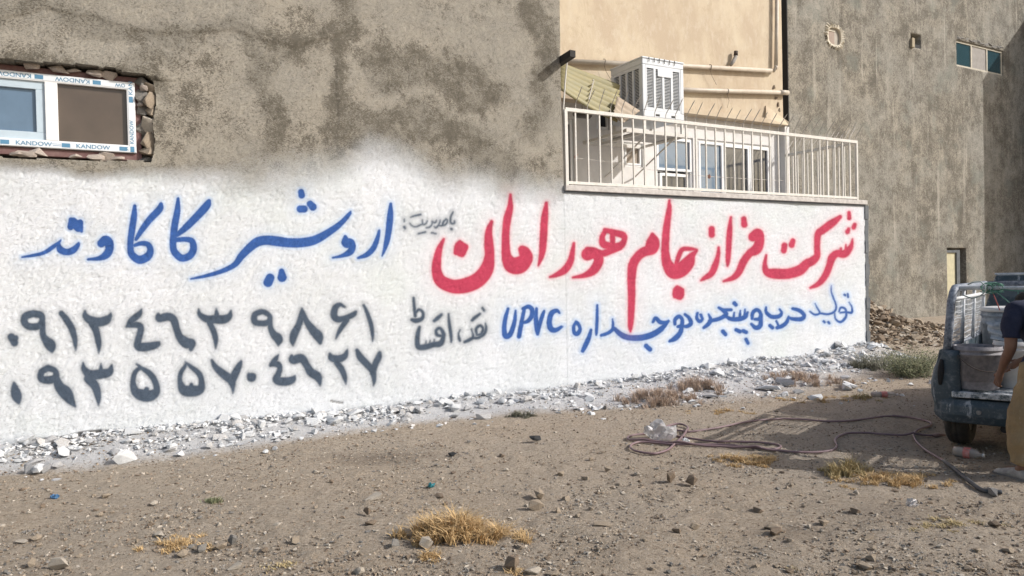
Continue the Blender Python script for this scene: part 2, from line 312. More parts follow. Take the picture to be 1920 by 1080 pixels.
CRACK = [(V0, [(6,842,2),(60,826,1.5),(120,821,3),(170,812,4),(250,811,3),(330,812,3),(378,806,1.5)]), (V0, [(700,776,1.2),(760,760,1.8),(826,755,1.2)]), (V0, [(1000,756,1.2),(1040,750,1.8),(1070,748,1)]), (V0, [(620,752,.4),(630,754,.8),(642,756,.4)])]
def smooth(pts, k=7):
    P = [np.array(p, float) for p in pts]
    if len(P) == 2: return np.array([P[0]*(1-t)+P[1]*t for t in (0, 1)])
    P = [2*P[0]-P[1]]+P+[2*P[-1]-P[-2]]; out = []
    for i in range(1, len(P)-2):
        a, b, c, d = P[i-1:i+3]
        for j in range(k):
            t = j/k; out.append(.5*(2*b+(c-a)*t+(2*a-5*b+4*c-d)*t*t+(3*b-a-3*c+d)*t**3))
    out.append(P[-2]); return np.array(out)
def strokes(PX, items, reach=30.0):
    D = np.full(len(PX), reach)
    for (ox, oy, sc), pts in items:
        S = smooth(pts); S = np.stack([ox+S[:, 0]/sc, oy+S[:, 1]/sc, np.maximum(S[:, 2], 1)/sc], 1)
        lo = (S[:, :2]-S[:, 2:3]).min(0)-reach; hi = (S[:, :2]+S[:, 2:3]).max(0)+reach
        idx = np.nonzero((PX[:, 0] > lo[0]) & (PX[:, 0] < hi[0]) & (PX[:, 1] > lo[1]) & (PX[:, 1] < hi[1]))[0]
        if not len(idx): continue
        Q = PX[idx]; d = D[idx]
        for a, b in zip(S[:-1], S[1:]):
            ab = b[:2]-a[:2]; L2 = max(ab @ ab, 1e-9)
            t = np.clip(((Q-a[:2]) @ ab)/L2, 0, 1)
            dd = np.hypot(Q[:, 0]-a[0]-t*ab[0], Q[:, 1]-a[1]-t*ab[1])-(a[2]+t*(b[2]-a[2])); d = np.minimum(d, dd)
        D[idx] = d
    return D
# ---------------------------------------------------------------- wall render: one relief shared by both buildings' street walls
WHITE_X = [-400,0,60,120,200,290,350,420,500,560,600,650,690,740,780,830,900,960,1010,1060,1100,1700]
WHITE_Y = [300,296,302,312,322,316,322,330,318,304,296,290,270,278,298,318,330,338,345,352,-500,-500]
HOLE = np.array([(-260,78),(-90,98),(0,112),(60,113),(110,118),(180,124),(240,135),(272,141),(287,150),(292,175),(291,205),(286,232),(292,262),(290,285),(284,303),(262,299),(230,303),(190,299),(150,301),(100,296),(60,299),(0,294),(-90,291),(-260,288)], float)
def inside(P, poly):
    x, y = P[:, 0], P[:, 1]; c = np.zeros(len(P), bool); n = len(poly)
    for i in range(n):
        x1, y1 = poly[i]; x2, y2 = poly[(i+1) % n]
        m = ((y1 > y) != (y2 > y)) & (x < (x2-x1)*(y-y1)/(y2-y1+1e-12)+x1); c ^= m
    return c
def street_wall(name, us, zs, mat, parent, hole=False, right_edge=False):
    U, Z = np.meshgrid(us, zs, indexing='ij'); U = U.ravel(); Z = Z.ravel(); nu, nz = len(us), len(zs)
    P0 = np.stack([WO[0]+UD[0]*U, WO[1]+UD[1]*U, Z], 1); PX = proj(P0)
    rot = (U*.8+Z*.6, -U*.6+Z*.8)
    h = .028*(fbm(U*.9, Z*.9, 41, 3)-.5)+.010*(fbm(rot[0]*8, rot[1]*14, 43, 3)-.5)+.0035*(fbm(rot[0]*34, rot[1]*60, 47, 3)-.5)*np.where(PX[:,1]<300,1.6,1)
    pit = sstep(.66, .8, vnoise(rot[0]*26, rot[1]*44, 53)); h = h-.004*pit
    wx = np.stack([fbm(U*2.6, Z*2.6, 201, 5)-.5, fbm(U*2.6, Z*2.6, 202, 5)-.5], 1)*75; st = strokes(PX+wx, STAIN_SHADE, 26)+14*(fbm(U*5, Z*5, 203, 5)-.35); stain_shade = np.clip(1-(st+4)/22, 0, 1); h = h+.008*sstep(.3, .9, stain_shade)*(fbm(U*6, Z*6, 5, 2))
    cr = strokes(PX, CRACK, 6); h = h-.02*sstep(1.5, -1.5, cr)
    yl = np.interp(PX[:, 0], [0,90,160,265,350,440,490,555,612,660], [36,14,30,55,62,58,74,86,70,60])+14*(fbm(U*7, Z*7, 211, 4)-.5)
    h = h+.014*sstep(5, -3, PX[:, 1]-yl)*sstep(690, 600, PX[:, 0])*sstep(-60, -20, PX[:, 1]+40)
    xl = 634+20*(fbm(Z*5, U*0, 212, 4)-.5); h = h+.010*sstep(-4, 3, PX[:, 0]-xl)*sstep(760, 660, PX[:, 0])*sstep(100, 160, PX[:, 1])*sstep(320, 260, PX[:, 1])
    lip = sstep(60, 0, np.hypot(np.maximum(PX[:, 0]-285, 0), PX[:, 1]-(108+PX[:, 0]*.12)))*(PX[:, 0] < 330)*(PX[:, 1] < 112+PX[:, 0]*.12)*(PX[:, 1] > 0)
    h = h+.03*lip
    h = h-.03*sstep(.16, .05, Z+.08*(fbm(U*2, U*0, 8, 3)-.5))
    h = h*np.where(Z > 6, .5, 1)-np.where((not hole) & (U < U_SPLIT-1e-4), .006, 0)
    S = -h
    V = np.stack([WO[0]+UD[0]*U+SD[0]*S, WO[1]+UD[1]*U+SD[1]*S, Z], 1)
    wy = np.interp(PX[:, 0], WHITE_X, WHITE_Y)
    wn_ = (PX[:, 1]-wy)+46*(fbm(U*2.2, Z*2.2, 61, 5)-.5)
    fade = np.interp(PX[:, 0], [200, 330, 450, 560, 700, 900, 1060], [20, 30, 62, 80, 62, 60, 48])
    white = sstep(-.8, 1.0, wn_/fade); white = np.where(U > U_SPLIT, 1.0, white)
    wht = np.where(U < PWu(-350, 0, 500)-2, white*0+sstep(2.6, 2.3, Z), white)
    I = np.arange(nu*nz).reshape(nu, nz)
    Q = np.stack([I[:-1, :-1], I[1:, :-1], I[1:, 1:], I[:-1, 1:]], -1).reshape(-1, 4)
    if hole:
        C = V[Q].mean(1); Pc = proj(C); Pc = Pc+6*(np.stack([vnoise(C[:, 0]*9, C[:, 2]*9, 3), vnoise(C[:, 0]*9, C[:, 2]*9, 4)], 1)-.5)
        Q = Q[~(inside(Pc, HOLE) & (Pc[:, 0] > -260))]
    attrs = dict(white=wht, blue=strokes(PX, BLUE), red=strokes(PX, RED), black=strokes(PX, BLACK), stain_shade=stain_shade, pit=pit, crack=sstep(1.5, -1, cr))
    # thickness: the sheet's open borders run back into the wall
    e = np.concatenate([Q[:, [0, 1]], Q[:, [1, 2]], Q[:, [2, 3]], Q[:, [3, 0]]]); key = np.sort(e, 1); k = key[:, 0].astype(np.int64)*len(V)+key[:, 1]
    _, inv, cnt = np.unique(k, return_inverse=True, return_counts=True); be = e[cnt[inv.ravel()] == 1]
    ids = np.unique(be); mp = np.full(len(V), -1); mp[ids] = len(V)+np.arange(len(ids))
    back = np.stack([WO[0]+UD[0]*U[ids]+SD[0]*.32, WO[1]+UD[1]*U[ids]+SD[1]*.32, Z[ids]], 1); nI = len(ids); fr_ = mp; bk_ = np.where(mp >= 0, mp+nI, -1)
    V = np.concatenate([V, V[ids], back]); Q = np.concatenate([Q, np.stack([fr_[be[:, 1]], fr_[be[:, 0]], bk_[be[:, 0]], bk_[be[:, 1]]], 1)]); ids = np.concatenate([ids, ids])
    for n_ in attrs:
        ext = attrs[n_][ids] if n_ != 'white' else attrs[n_][ids]*.15
        if n_ in ('blue', 'red', 'black'): ext = ext*0+30
        attrs[n_] = np.concatenate([attrs[n_], ext])
    return fast_mesh(name, V, Q, mat, parent, True, attrs)
def render_mat():
    t = NT('sprayed_render')
    big = t.noise(1.1, 5, .6); mid = t.noise(5, 6, .7)
    gr = t.noise(52, 6, .78, stretch=(1, 1, 2.0), rot=(0, .55, 0)); gr2 = t.noise(110, 4, .8, stretch=(1, 1, 1.6), rot=(0, .5, 0)); fine = gr2
    stn = t.math('MULTIPLY', t.attr('stain_shade'), t.ramp(mid, .3, .6, .6, 1.0))
    # grains of the cement coat: pale crust over darker hollows; stained and painted-shade bands show more of the dark
    k = t.math('ADD', t.math('MULTIPLY', gr, .62), t.math('MULTIPLY', gr2, .38))
    k = t.math('ADD', k, t.math('MULTIPLY', t.math('SUBTRACT', mid, .5), .62)); k = t.math('ADD', k, t.math('MULTIPLY', t.math('SUBTRACT', big, .5), .40))
    k = t.math('SUBTRACT', k, t.math('MULTIPLY', stn, .10))
    pale = t.mix(t.ramp(big, .38, .62), (.395, .36, .30), (.34, .318, .275))
    base = t.mix(t.ramp(k, .40, .475), (.165, .148, .12), pale)
    base = t.mix(t.ramp(k, .54, .66, 0, .4), base, (.50, .455, .375))
    base = t.mix(t.math('MULTIPLY', stn, .30), base, (.125, .115, .09))
    base = t.mix(t.ramp(t.noise(75, 3, .8, stretch=(1, 1, 1.5), rot=(0, .5, 0)), .42, .37, 0, .6), base, (.11, .098, .08))
    wv = t.math('ADD', t.attr('white'), t.ramp(gr2, .25, .75, .22, -.22)); wv = t.math('ADD', wv, t.ramp(gr, .3, .7, -.16, .16))
    wcov = t.ramp(wv, .12, .95)
    dens = t.ramp(t.noise(1.5, 5, .65), .42, .66, .0, .055)
    pv = t.math('SUBTRACT', t.math('ADD', t.math('MULTIPLY', gr, .6), t.math('MULTIPLY', gr2, .4)), dens)
    miss = t.ramp(pv, .385, .335)
    patch = 1.0
    wcov = t.math('MULTIPLY', wcov, t.math('SUBTRACT', 1.0, t.math('MULTIPLY', miss, .78)))
    whitec = t.mix(t.ramp(t.noise(1.7, 4, .6), .35, .65), (.72, .745, .785), (.665, .695, .72))
    whitec = t.mix(t.ramp(t.noise(.9, 3, .5), .56, .70, 0, .35), whitec, (.66, .72, .69))
    col = t.mix(wcov, base, whitec)
    edge = t.math('MULTIPLY', t.math('SUBTRACT', fine, .5), 6.0)
    for nm, c, halo, hs, soft in (('blue', (.022, .080, .285), (.20, .42, .80), .42, 1.6), ('red', (.42, .030, .075), (.82, .36, .43), .42, 2.2), ('black', (.048, .070, .105), (.25, .28, .33), .46, 2.4)):
        d = t.attr(nm); dn = t.math('ADD', d, edge)
        hf = t.ramp(dn, -1, 9 if nm != 'black' else 11, hs, 0, 'S')
        hf2 = t.ramp(dn, 0, 28, .09, 0)
        col = t.mix(t.math('MAXIMUM', hf, hf2), col, halo)
        cov = t.ramp(t.math('ADD', d, t.math('MULTIPLY', edge, .5)), -soft, soft, .97, 0, 'S')
        cv = t.mix(t.ramp(mid, .3, .7), c, tuple(x*1.25+.006 for x in c))
        cv = t.mix(t.ramp(gr, .55, .70, 0, .25), cv, tuple(x*1.1+.06 for x in c))
        col = t.mix(t.math('MULTIPLY', cov, t.math('SUBTRACT', 1.0, t.math('MULTIPLY', miss, .15))), col, cv)
    col = t.mix(t.math('MULTIPLY', t.attr('crack'), .85), col, (.09, .08, .07))
    t.color(col).rough(.92); t.b.inputs['Specular IOR Level'].default_value = .2
    h = t.math('ADD', t.ramp(gr, .28, .46), t.math('MULTIPLY', gr2, .7))
    t.bump(t.math('MULTIPLY', h, t.math('SUBTRACT', 1.0, t.math('MULTIPLY', wcov, .6))), .014, .9)
    return t.m
M_REN = render_mat()
M_CORE = simple('old_render', (.25, .225, .19), .95, var=.2, scale=3, bump=.01, bscale=60)
# ================================================================ GROUND
def axis_lines(lo, hi, step, far, g=1.35):
    a = list(np.arange(lo, hi, step)); s = step; x = a[-1]
    while x < far: s *= g; x += s; a.append(x)
    s = step; x = a[0]; b = []
    while x > -far: s *= g; x -= s; b.append(x)
    return np.array(b[::-1]+a)
def ground_mat():
    t = NT('dry_dirt')
    big = t.noise(.55, 5, .6); mid = t.noise(4.5, 6, .7); fine = t.noise(38, 6, .75); grit = t.noise(150, 4, .8)
    c = t.mix(t.ramp(mid, .32, .68), (.505, .415, .32), (.385, .31, .235))
    c = t.mix(t.ramp(big, .38, .62), c, (.455, .385, .31))
    c = t.mix(t.ramp(fine, .50, .66, 0, .75), c, (.62, .55, .46))
    c = t.mix(t.ramp(fine, .46, .34, 0, .8), c, (.15, .117, .085))
    c = t.mix(t.ramp(grit, .56, .68, 0, .7), c, (.68, .62, .54))
    wv = t.math('ADD', t.attr('white'), t.ramp(fine, .3, .7, -.25, .25))
    c = t.mix(t.ramp(wv, .25, .85, 0, .95), c, (.68, .685, .70))
    o = t.attr('oil'); c = t.mix(t.math('MULTIPLY', o, t.ramp(mid, .3, .65, .3, .7)), c, (.10, .082, .07))
    t.color(c).rough(.95); t.b.inputs['Specular IOR Level'].default_value = .15
    t.bump(t.math('ADD', t.math('ADD', fine, t.math('MULTIPLY', grit, .6)), t.math('MULTIPLY', mid, 1.5)), .035, 1.0); return t.m
M_DIRT = ground_mat()
gx = axis_lines(-6.5, 9.5, .036, 400); gy = axis_lines(3.2, 15.5, .036, 400)
GX, GY = np.meshgrid(gx, gy, indexing='ij'); GX = GX.ravel(); GY = GY.ravel()
us_ = (GX-WO[0])*UD[0]+(GY-WO[1])*UD[1]; ss_ = (GX-WO[0])*SD[0]+(GY-WO[1])*SD[1]
near = sstep(9, 5, np.hypot(GX-1, GY-8)-4)
GZ = ground_z(GX, GY)+near*(.020*(fbm(GX*13, GY*13, 77, 4)-.5)*(.4+1.2*fbm(GX*1.5, GY*1.5, 78, 2))+.016*sstep(.72, .92, vnoise(GX*15, GY*15, 79))+.014*(fbm(GX*4, GY*4, 80, 2)-.5))
gw = sstep(1.25, .45, -ss_/rub_w(us_))*(ss_ < .6)*(us_ < U_END+.9)*np.interp(us_, [0, 6, 9, 13], [1.1, 1.1, .8, .6])
ocx, ocy, _ = PG(720, 860); oil = .8*np.exp(-(((GX-ocx)/.5)**2+((GY-ocy)/.22)**2))
for px, py, rx in ((1870, 880, .45), (985, 775, .3), (1500, 1000, .3), (1650, 960, .5)):
    a, b, _ = PG(px, py); oil = np.maximum(oil, .5*np.exp(-(((GX-a)/rx)**2+((GY-b)/rx/.6)**2)))
I = np.arange(len(gx)*len(gy)).reshape(len(gx), len(gy))
Q = np.stack([I[:-1, :-1], I[1:, :-1], I[1:, 1:], I[:-1, 1:]], -1).reshape(-1, 4)
tag(fast_mesh('ground', np.stack([GX, GY, GZ], 1), Q, M_DIRT, None, True, dict(white=gw, oil=oil)), 'bare dry brown dirt lot', kind='structure')

# ================================================================ LEFT BUILDING
bl = thing('rendered_building', W(U_SPLIT-3, 0, 0), 'rough grey rendered building on the left with a low window above the white sprayed wall', 'building')
us1 = np.concatenate([np.linspace(-7, PWu(-45, 0, 400), 40)[:-1], [PWu(x, 0, 400) for x in np.arange(-45, 1049, 1.8)], [U_SPLIT]])
zs1 = np.concatenate([np.arange(-.25, 2.8, .0115), np.arange(2.8, 5.6, .015), np.linspace(5.65, 8.2, 20)])
street_wall('street_wall', us1, zs1, M_REN, bl, hole=True)
hu0, hz1 = PW(-262, 90); hu1, _ = PW(300, 200); _, hz0 = PW(150, 310)
b = MB(); b.wb(-7, U_SPLIT-.004, .315, 7, -.3, hz0-.1); b.wb(-7, U_SPLIT-.004, .315, 7, hz0-.1, 8.2); b.build('building_body', M_CORE, bl)
# window set into the broken opening
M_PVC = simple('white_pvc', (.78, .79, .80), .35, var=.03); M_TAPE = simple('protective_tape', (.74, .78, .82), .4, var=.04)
M_RED = simple('old_red_steel', (.13, .055, .055), .6, var=.2, scale=14, c2=(.20, .12, .11)); M_INK = simple('blue_print', (.10, .26, .42), .5, var=.1)
def glass_mat(name, c, rough=.06, spec=.6):
    t = NT(name); t.color(t.mix(t.ramp(t.noise(3, 4), .3, .7), c, tuple(x*.8 for x in c))).rough(t.ramp(t.noise(14, 5), .4, .7, rough, rough+.1)); t.b.inputs['Specular IOR Level'].default_value = spec
    t.b.inputs['Coat Weight'].default_value = .6; t.b.inputs['Coat Roughness'].default_value = .04; return t.m
M_GBLUE = glass_mat('sky_reflection_pane', (.13, .20, .29)); M_GBROWN = glass_mat('brown_reflection_pane', (.115, .088, .068), .15, .3); M_GDARK = glass_mat('dark_pane', (.045, .05, .06)); M_GTEAL = glass_mat('teal_pane', (.03, .075, .095))  # blue and brown panes: reflected sky and ground put into the base colour
SW = .10
def R4(x0, y0, x1, y1, s): a = PW(x0, y0, s); c = PW(x1, y1, s); return a[0], c[0], c[1], a[1]
wu1 = PWu(254, SW, 220); wz1 = PW(200, 151, SW)[1]; wz0 = PW(200, 284.5, SW)[1]; mu = PWu(97, SW, 210); wu0 = mu-(wu1-mu)
win = MB(); fw = PW(109, 200, SW)[0]-PW(97, 200, SW)[0]; fb = .075
ring = lambda m, u0, u1, z0, z1, w, s0, s1: (m.wb(u0, u1, s0, s1, z1-w, z1), m.wb(u0, u1, s0, s1, z0, z0+w), m.wb(u0, u0+w, s0, s1, z0+w, z1-w), m.wb(u1-w, u1, s0, s1, z0+w, z1-w))
o = MB(); ring(o, wu0-.07, wu1+.05, wz0-.075, wz1+.06, .07, SW+.01, SW+.09); ow = o.build('window', M_RED, bl, bevel=.004)
m = MB(); ring(m, wu0, wu1, wz0, wz1, fb, SW-.02, SW+.06); m.wb(mu-fw, mu+fw, SW-.022, SW+.06, wz0+fb, wz1-fb); frm = m.build('window_frame', M_PVC, ow, bevel=.004)
m = MB(); g = .006
for (a0, a1, c0, c1) in ((wu0+g, wu1-g, wz1-fb+g*2, wz1-g), (wu0+g, wu1-g, wz0+g, wz0+fb-g*2), (wu1-fb+g*2, wu1-g, wz0+fb-g*2, wz1-fb+g*2), (wu0+g, wu0+fb-g*2, wz0+fb-g*2, wz1-fb+g*2)):
    m.wb(a0, a1, SW-.0235, SW-.0205, c0, c1)
m.build('tape', M_TAPE, ow)
m = MB(); ring(m, wu0+fb, mu-fw, wz0+fb, wz1-fb, .075, SW+.0, SW+.05); m.build('sash', simple('sash_painted_shade', (.50, .60, .68), .4, var=.05), ow, bevel=.004)  # white sash tinted blue-grey, its shade put into the colour
MB().wb(wu0+fb+.07, mu-fw-.07, SW+.03, SW+.036, wz0+fb+.07, wz1-fb-.07).build('pane', M_GBLUE, ow)
MB().wb(mu+fw, wu1-fb, SW+.02, SW+.028, wz0+fb, wz1-fb).build('pane', M_GBROWN, ow)
def wall_text(txt, uc, zc, h, parent, mat, s, mode='n', width=None):
    cu = bpy.data.curves.new('print', 'FONT'); cu.body = txt; cu.size = h*1.38; cu.align_x = 'CENTER'; cu.align_y = 'CENTER'; cu.extrude = .0006; cu.offset = h*.012; cu.resolution_u = 3
    tmp = bpy.data.objects.new('print', cu); COL.objects.link(tmp); dg = bpy.context.evaluated_depsgraph_get()
    me = bpy.data.meshes.new_from_object(tmp.evaluated_get(dg)); bpy.data.objects.remove(tmp)
    xs = [v.co.x for v in me.vertices]; k = (width/(max(xs)-min(xs))) if width else 1
    for v in me.vertices:
        x, y = v.co.x*k, v.co.y
        if mode == 'f': x, y = -x, -y
        if mode == 'r': x, y = -y, x
        v.co = W(uc+x, s-v.co.z, zc+y)
    me.materials.clear(); me.materials.append(mat); ob = bpy.data.objects.new('lettering', me); COL.objects.link(ob); par(ob, parent); return ob
SP = SW-.0246; zb = (wz0+wz0+fb)/2; zt = (wz1+wz1-fb)/2; k1 = PW(116, 260, SW)[0]-PW(1, 260, SW)[0]; um = (wu1-fb/2)
class RB:
    def wb(s, *a): MB().wb(*a).build('printed_mark', M_INK, ow)
rects = RB(); u00 = PWu(1, SW, 270)
for i in range(-2, 3):
    ua = u00+i*k1
    if ua > wu0 and ua+.1 < wu1: rects.wb(ua, ua+.07, SP, SP+.0012, zb-.022, zb+.018)
    if ua+.1 > wu0 and ua+.46 < wu1: wall_text('KANDOW', ua+.265, zb-.003, .040, ow, M_INK, SP, width=.29)
    ub = PWu(64, SW, 150)+i*k1*.98
    if wu0 < ub and ub+.1 < wu1: rects.wb(ub+.005, ub+.075, SP, SP+.0012, zt-.018, zt+.022)
    if ub-.33 > wu0 and ub < wu1: wall_text('KANDOW', ub-.165, zt+.003, .040, ow, M_INK, SP, 'f', .29)
wall_text('OW', wu1-.13, zt, .036, ow, M_INK, SP, 'f', .09); wall_text('K', wu1-.085, zb, .034, ow, M_INK, SP)
zr = PW(247, 188, SW)[1]; rects.wb(um-.018, um+.018, SP, SP+.0012, zr-.03, zr+.03); wall_text('KAN', um, zr+.115, .036, ow, M_INK, SP, 'r', .13)
zr = PW(249, 249, SW)[1]; wall_text('KANDOW', um, zr, .036, ow, M_INK, SP, 'r', .235); rects.wb(um-.018, um+.018, SP, SP+.0012, zr-.20, zr-.145)
rects.wb(u00+.42, u00+.50, SP, SP+.0008, zb-.012, zb-.008); rects.wb(u00+.41, u00+.49, SP, SP+.0008, zb+.004, zb+.007)
# broken jamb stones and mortar lumps round the opening
def hull_mesh(name, seed, n=13, flat=1.0, mat=None):
    r = random.Random(seed); bm = bmesh.new()
    for i in range(n):
        v = Vector((r.gauss(0, 1), r.gauss(0, 1), r.gauss(0, 1))).normalized()*r.uniform(.75, 1.0)
        if r.random() < .35: v.z = max(-.6, min(.6, v.z))
        bm.verts.new((v.x*.5, v.y*.5*r.uniform(.7, 1), v.z*.5*flat))
    bmesh.ops.convex_hull(bm, input=bm.verts); 
    for v in [v for v in bm.verts if not v.link_faces]: bm.verts.remove(v)
    me = bpy.data.meshes.new(name); bm.to_mesh(me); bm.free()
    if mat: me.materials.append(mat)
    return me
def stone_mat(name, a, b, rough=.9):
    return simple(name, a, rough, var=.1, scale=16, c2=b, bump=.006, bscale=70, spec=.2)
M_ST = [stone_mat('tan_stone', (.40, .335, .26), (.28, .225, .17)), stone_mat('brown_stone', (.27, .21, .155), (.18, .14, .105)), stone_mat('pale_stone', (.52, .47, .40), (.40, .35, .29)), stone_mat('grey_stone', (.27, .255, .235), (.18, .17, .155))]
M_WST = [stone_mat('white_sprayed_stone', (.66, .675, .69), (.56, .57, .58)), stone_mat('half_sprayed_stone', (.63, .635, .64), (.42, .39, .36)), stone_mat('grey_sprayed_stone', (.50, .505, .52), (.36, .355, .35))]
HM = {}
def stone_obj(name, key, mat, flat=1.0):
    if (key, mat.name, flat) not in HM: HM[(key, mat.name, flat)] = hull_mesh(name, key, 12+key % 4, flat, mat)
    o = bpy.data.objects.new(name, HM[(key, mat.name, flat)]); COL.objects.link(o); return o
for i, (px, py, sx, sz, s) in enumerate(((268,156,.09,.12,.05),(281,163,.09,.10,.02),(266,180,.10,.13,.06),(284,186,.09,.16,.0),(270,206,.10,.12,.07),(286,212,.08,.14,.02),(280,232,.11,.16,.02),(266,236,.10,.14,.10),(283,262,.11,.17,.03),(268,262,.10,.15,.12),(282,286,.12,.11,.03),(266,284,.10,.10,.12),(272,299,.12,.05,.09))):
    u, z = PW(px, py, s); o = stone_obj('jamb_stone', 40+i % 5, M_ST[(3, 0, 3, 0, 3, 0, 2, 3, 0, 3, 0, 3, 3)[i]]); o.location = W(u, s+.05, z); o.scale = (sx*1.9, .2, sz*1.6); o.rotation_euler = (0, (i*.37) % .4-.2, WA); par(o, bl)
M_FOAM = stone_mat('mortar_lump', (.50, .43, .38), (.36, .31, .27))
for i, (px, py, w) in enumerate(((30,288,.10),(50,289,.16),(72,286,.12),(140,293,.10),(180,296,.15),(200,294,.13),(218,297,.13),(60,124,.12),(110,130,.14),(136,132,.12),(178,138,.14),(205,142,.13),(262,196,.05),(270,165,.07),(-60,282,.15),(-120,282,.15))):
    u, z = PW(px, py, .07); o = stone_obj('mortar_lump', 50+i % 6, M_FOAM); o.location = W(u, .07, z); o.scale = (w*1.5, .12, .055+.03*(i % 3)); o.rotation_euler = (0, .1*(i % 3-1), WA); par(o, bl)

# ================================================================ HOUSE WITH THE BALCONY
SF = 1.75
hs = thing('balcony_house', W(U_END-2, 1, 0), 'cream rendered house with a white railed balcony above the sprayed white street wall', 'house')
us2 = np.concatenate([[U_SPLIT-.02, U_SPLIT], [PWu(x, 0, 500) for x in np.arange(1055.5, 1621, 1.7)], [U_END]])
zs2 = np.concatenate([np.arange(-.25, Z_SLAB-.05, .0115), [Z_SLAB-.05]])
street_wall('street_wall', us2, zs2, M_REN, hs)
M_WREN = simple('white_render', (.70, .69, .68), .8, var=.05, scale=4, c2=(.60, .585, .57), bump=.004, bscale=80)
M_CREAM = None
t = NT('cream_render'); a = t.noise(1.6, 6, .65, stretch=(1, 1, .6)); b2 = t.noise(9, 5, .65, stretch=(1, 1, .5)); n3 = t.noise(60, 5, .7)
c = t.mix(t.ramp(a, .40, .60), (.575, .485, .355), (.48, .385, .28)); c = t.mix(t.ramp(b2, .5, .72, 0, .55), c, (.61, .54, .43)); c = t.mix(t.ramp(t.noise(4, 8, .8, stretch=(1, 1, .6), dist=1.0), .53, .63, 0, .5), c, (.42, .33, .23))
t.color(c).rough(.85); t.bump(n3, .006, .7); M_CREAM = t.m
M_EDGE = simple('slab_edge', (.60, .57, .54), .8, var=.15, scale=12, c2=(.40, .37, .35)); M_BLACK = simple('near_black', (.018, .018, .02), .8, var=.1)
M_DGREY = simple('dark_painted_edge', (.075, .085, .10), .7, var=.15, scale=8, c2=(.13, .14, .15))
MB().wb(U_SPLIT+.003, U_END, .322, SF+.3, -.3, Z_SLAB-.052).build('basement_body', M_CORE, hs)
MB().wb(U_SPLIT+.01, U_END+.03, -.05, SF+.02, Z_SLAB-.045, Z_SLAB+.03).build('balcony_slab', M_EDGE, hs, bevel=.006)
MB().wb(U_SPLIT+.01, U_END+.02, -.02, .30, Z_SLAB-.075, Z_SLAB-.048).build('slab_painted_shadow', M_DGREY, hs)  # dark strip built in as the shadow under the slab
m = MB()
for i in range(14): z0 = -.1+i*.2; m.wb(U_END-.002, U_END+.095+.014*math.sin(i*1.7), .010*math.sin(i*2.3)-.012, .30, z0, z0+.2 if i < 13 else Z_SLAB-.06)
m.build('wall_end_strip', M_DGREY, hs)
# upper storey: cream overhang and recessed white wall; right end at x~1466
UF = PWu(1470, SF, 300); UC = PWu(1466, SF-.15, 80); ZL0 = PW(1290, 200, SF-.15)[1]; ZL = PW(1380, 216, SF-.15)[1]
cu0 = U_SPLIT-.6
MB().wb(cu0, UC, SF-.15, SF+6, ZL, 9.0).build('upper_wall', M_CREAM, hs)
m = MB(); zz = ZL
m.add([W(UC-.5, SF-.17, zz+.25), W(UC, SF-.17, zz+.05), W(UC+.08, SF-.22, zz-.02), W(UC+.08, SF-.22, zz-.09), W(cu0, SF-.22, zz-.09), W(cu0, SF-.22, zz+.0), W(UC-.55, SF-.22, zz+.0),
       W(UC-.5, SF+.1, zz+.25), W(UC, SF+.1, zz+.05), W(UC+.08, SF+.1, zz-.02), W(UC+.08, SF+.1, zz-.09), W(cu0, SF+.1, zz-.09), W(cu0, SF+.1, zz), W(UC-.55, SF+.1, zz)],
      [(4, 3, 2, 1, 0, 6, 5), (2, 3, 10, 9), (1, 2, 9, 8), (0, 1, 8, 7), (3, 4, 11, 10), (5, 6, 13, 12), (6, 0, 7, 13), (4, 5, 12, 11)])
fix_normals(m.build('lintel_band', M_CREAM, hs))
ZF = Z_SLAB+.03
# facade of the balcony room, with real openings
ops = []
def opening(px0, py0, px1, py1, s=SF, floor=False):
    u0, u1, z0, z1 = R4(px0, py0, px1, py1, s)
    return [u0, u1, ZF if floor else z0, z1]
o_small = opening(1170, 266, 1206, 314); o_mid = opening(1230, 252, 1301, 356, floor=True); o_big = opening(1308, 260, 1447, 356, floor=True); o_left = opening(1062, 222, 1078, 345, floor=True); o_hi = opening(1118, 198, 1143, 244)
hm_ = .5*(o_big[3]+o_mid[3]); o_big[3] = hm_; o_mid[3] = hm_
def panel_with_holes(m, u0, u1, z0, z1, holes, s0, s1):
    cu = sorted({u0, u1, *[h[0] for h in holes], *[h[1] for h in holes]}); cz = sorted({z0, z1, *[h[2] for h in holes], *[h[3] for h in holes]})
    for a, b in zip(cu[:-1], cu[1:]):
        for c, d in zip(cz[:-1], cz[1:]):
            if b-a < 1e-4 or d-c < 1e-4 or a < u0-1e-6 or b > u1+1e-6 or c < z0-1e-6 or d > z1+1e-6: continue
            if any(h[0]-1e-5 <= a and b <= h[1]+1e-5 and h[2]-1e-5 <= c and d <= h[3]+1e-5 for h in holes): continue
            m.wb(a, b, s0, s1, c, d)
holes = [o_small, o_mid, o_big, o_left, o_hi]
m = MB(); panel_with_holes(m, cu0, UF, ZF, ZL-.01, holes, SF, SF+.22); o = m.build('balcony_wall', M_WREN, hs)
bm = bmesh.new(); bm.from_mesh(o.data); bmesh.ops.remove_doubles(bm, verts=bm.verts, dist=1e-4)
dead = [f for f in bm.faces if False]; bm.to_mesh(o.data); bm.free()
m = MB(); m.wb(UF-.13, UF, SF-.14, SF-.002, ZF, ZL-.093); m.build('corner_column', M_WREN, hs, bevel=.005)
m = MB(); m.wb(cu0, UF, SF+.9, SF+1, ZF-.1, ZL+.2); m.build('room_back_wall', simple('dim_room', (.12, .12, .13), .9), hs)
M_BEIGE = simple('beige_curtain', (.38, .33, .28), .9, var=.15, scale=5)
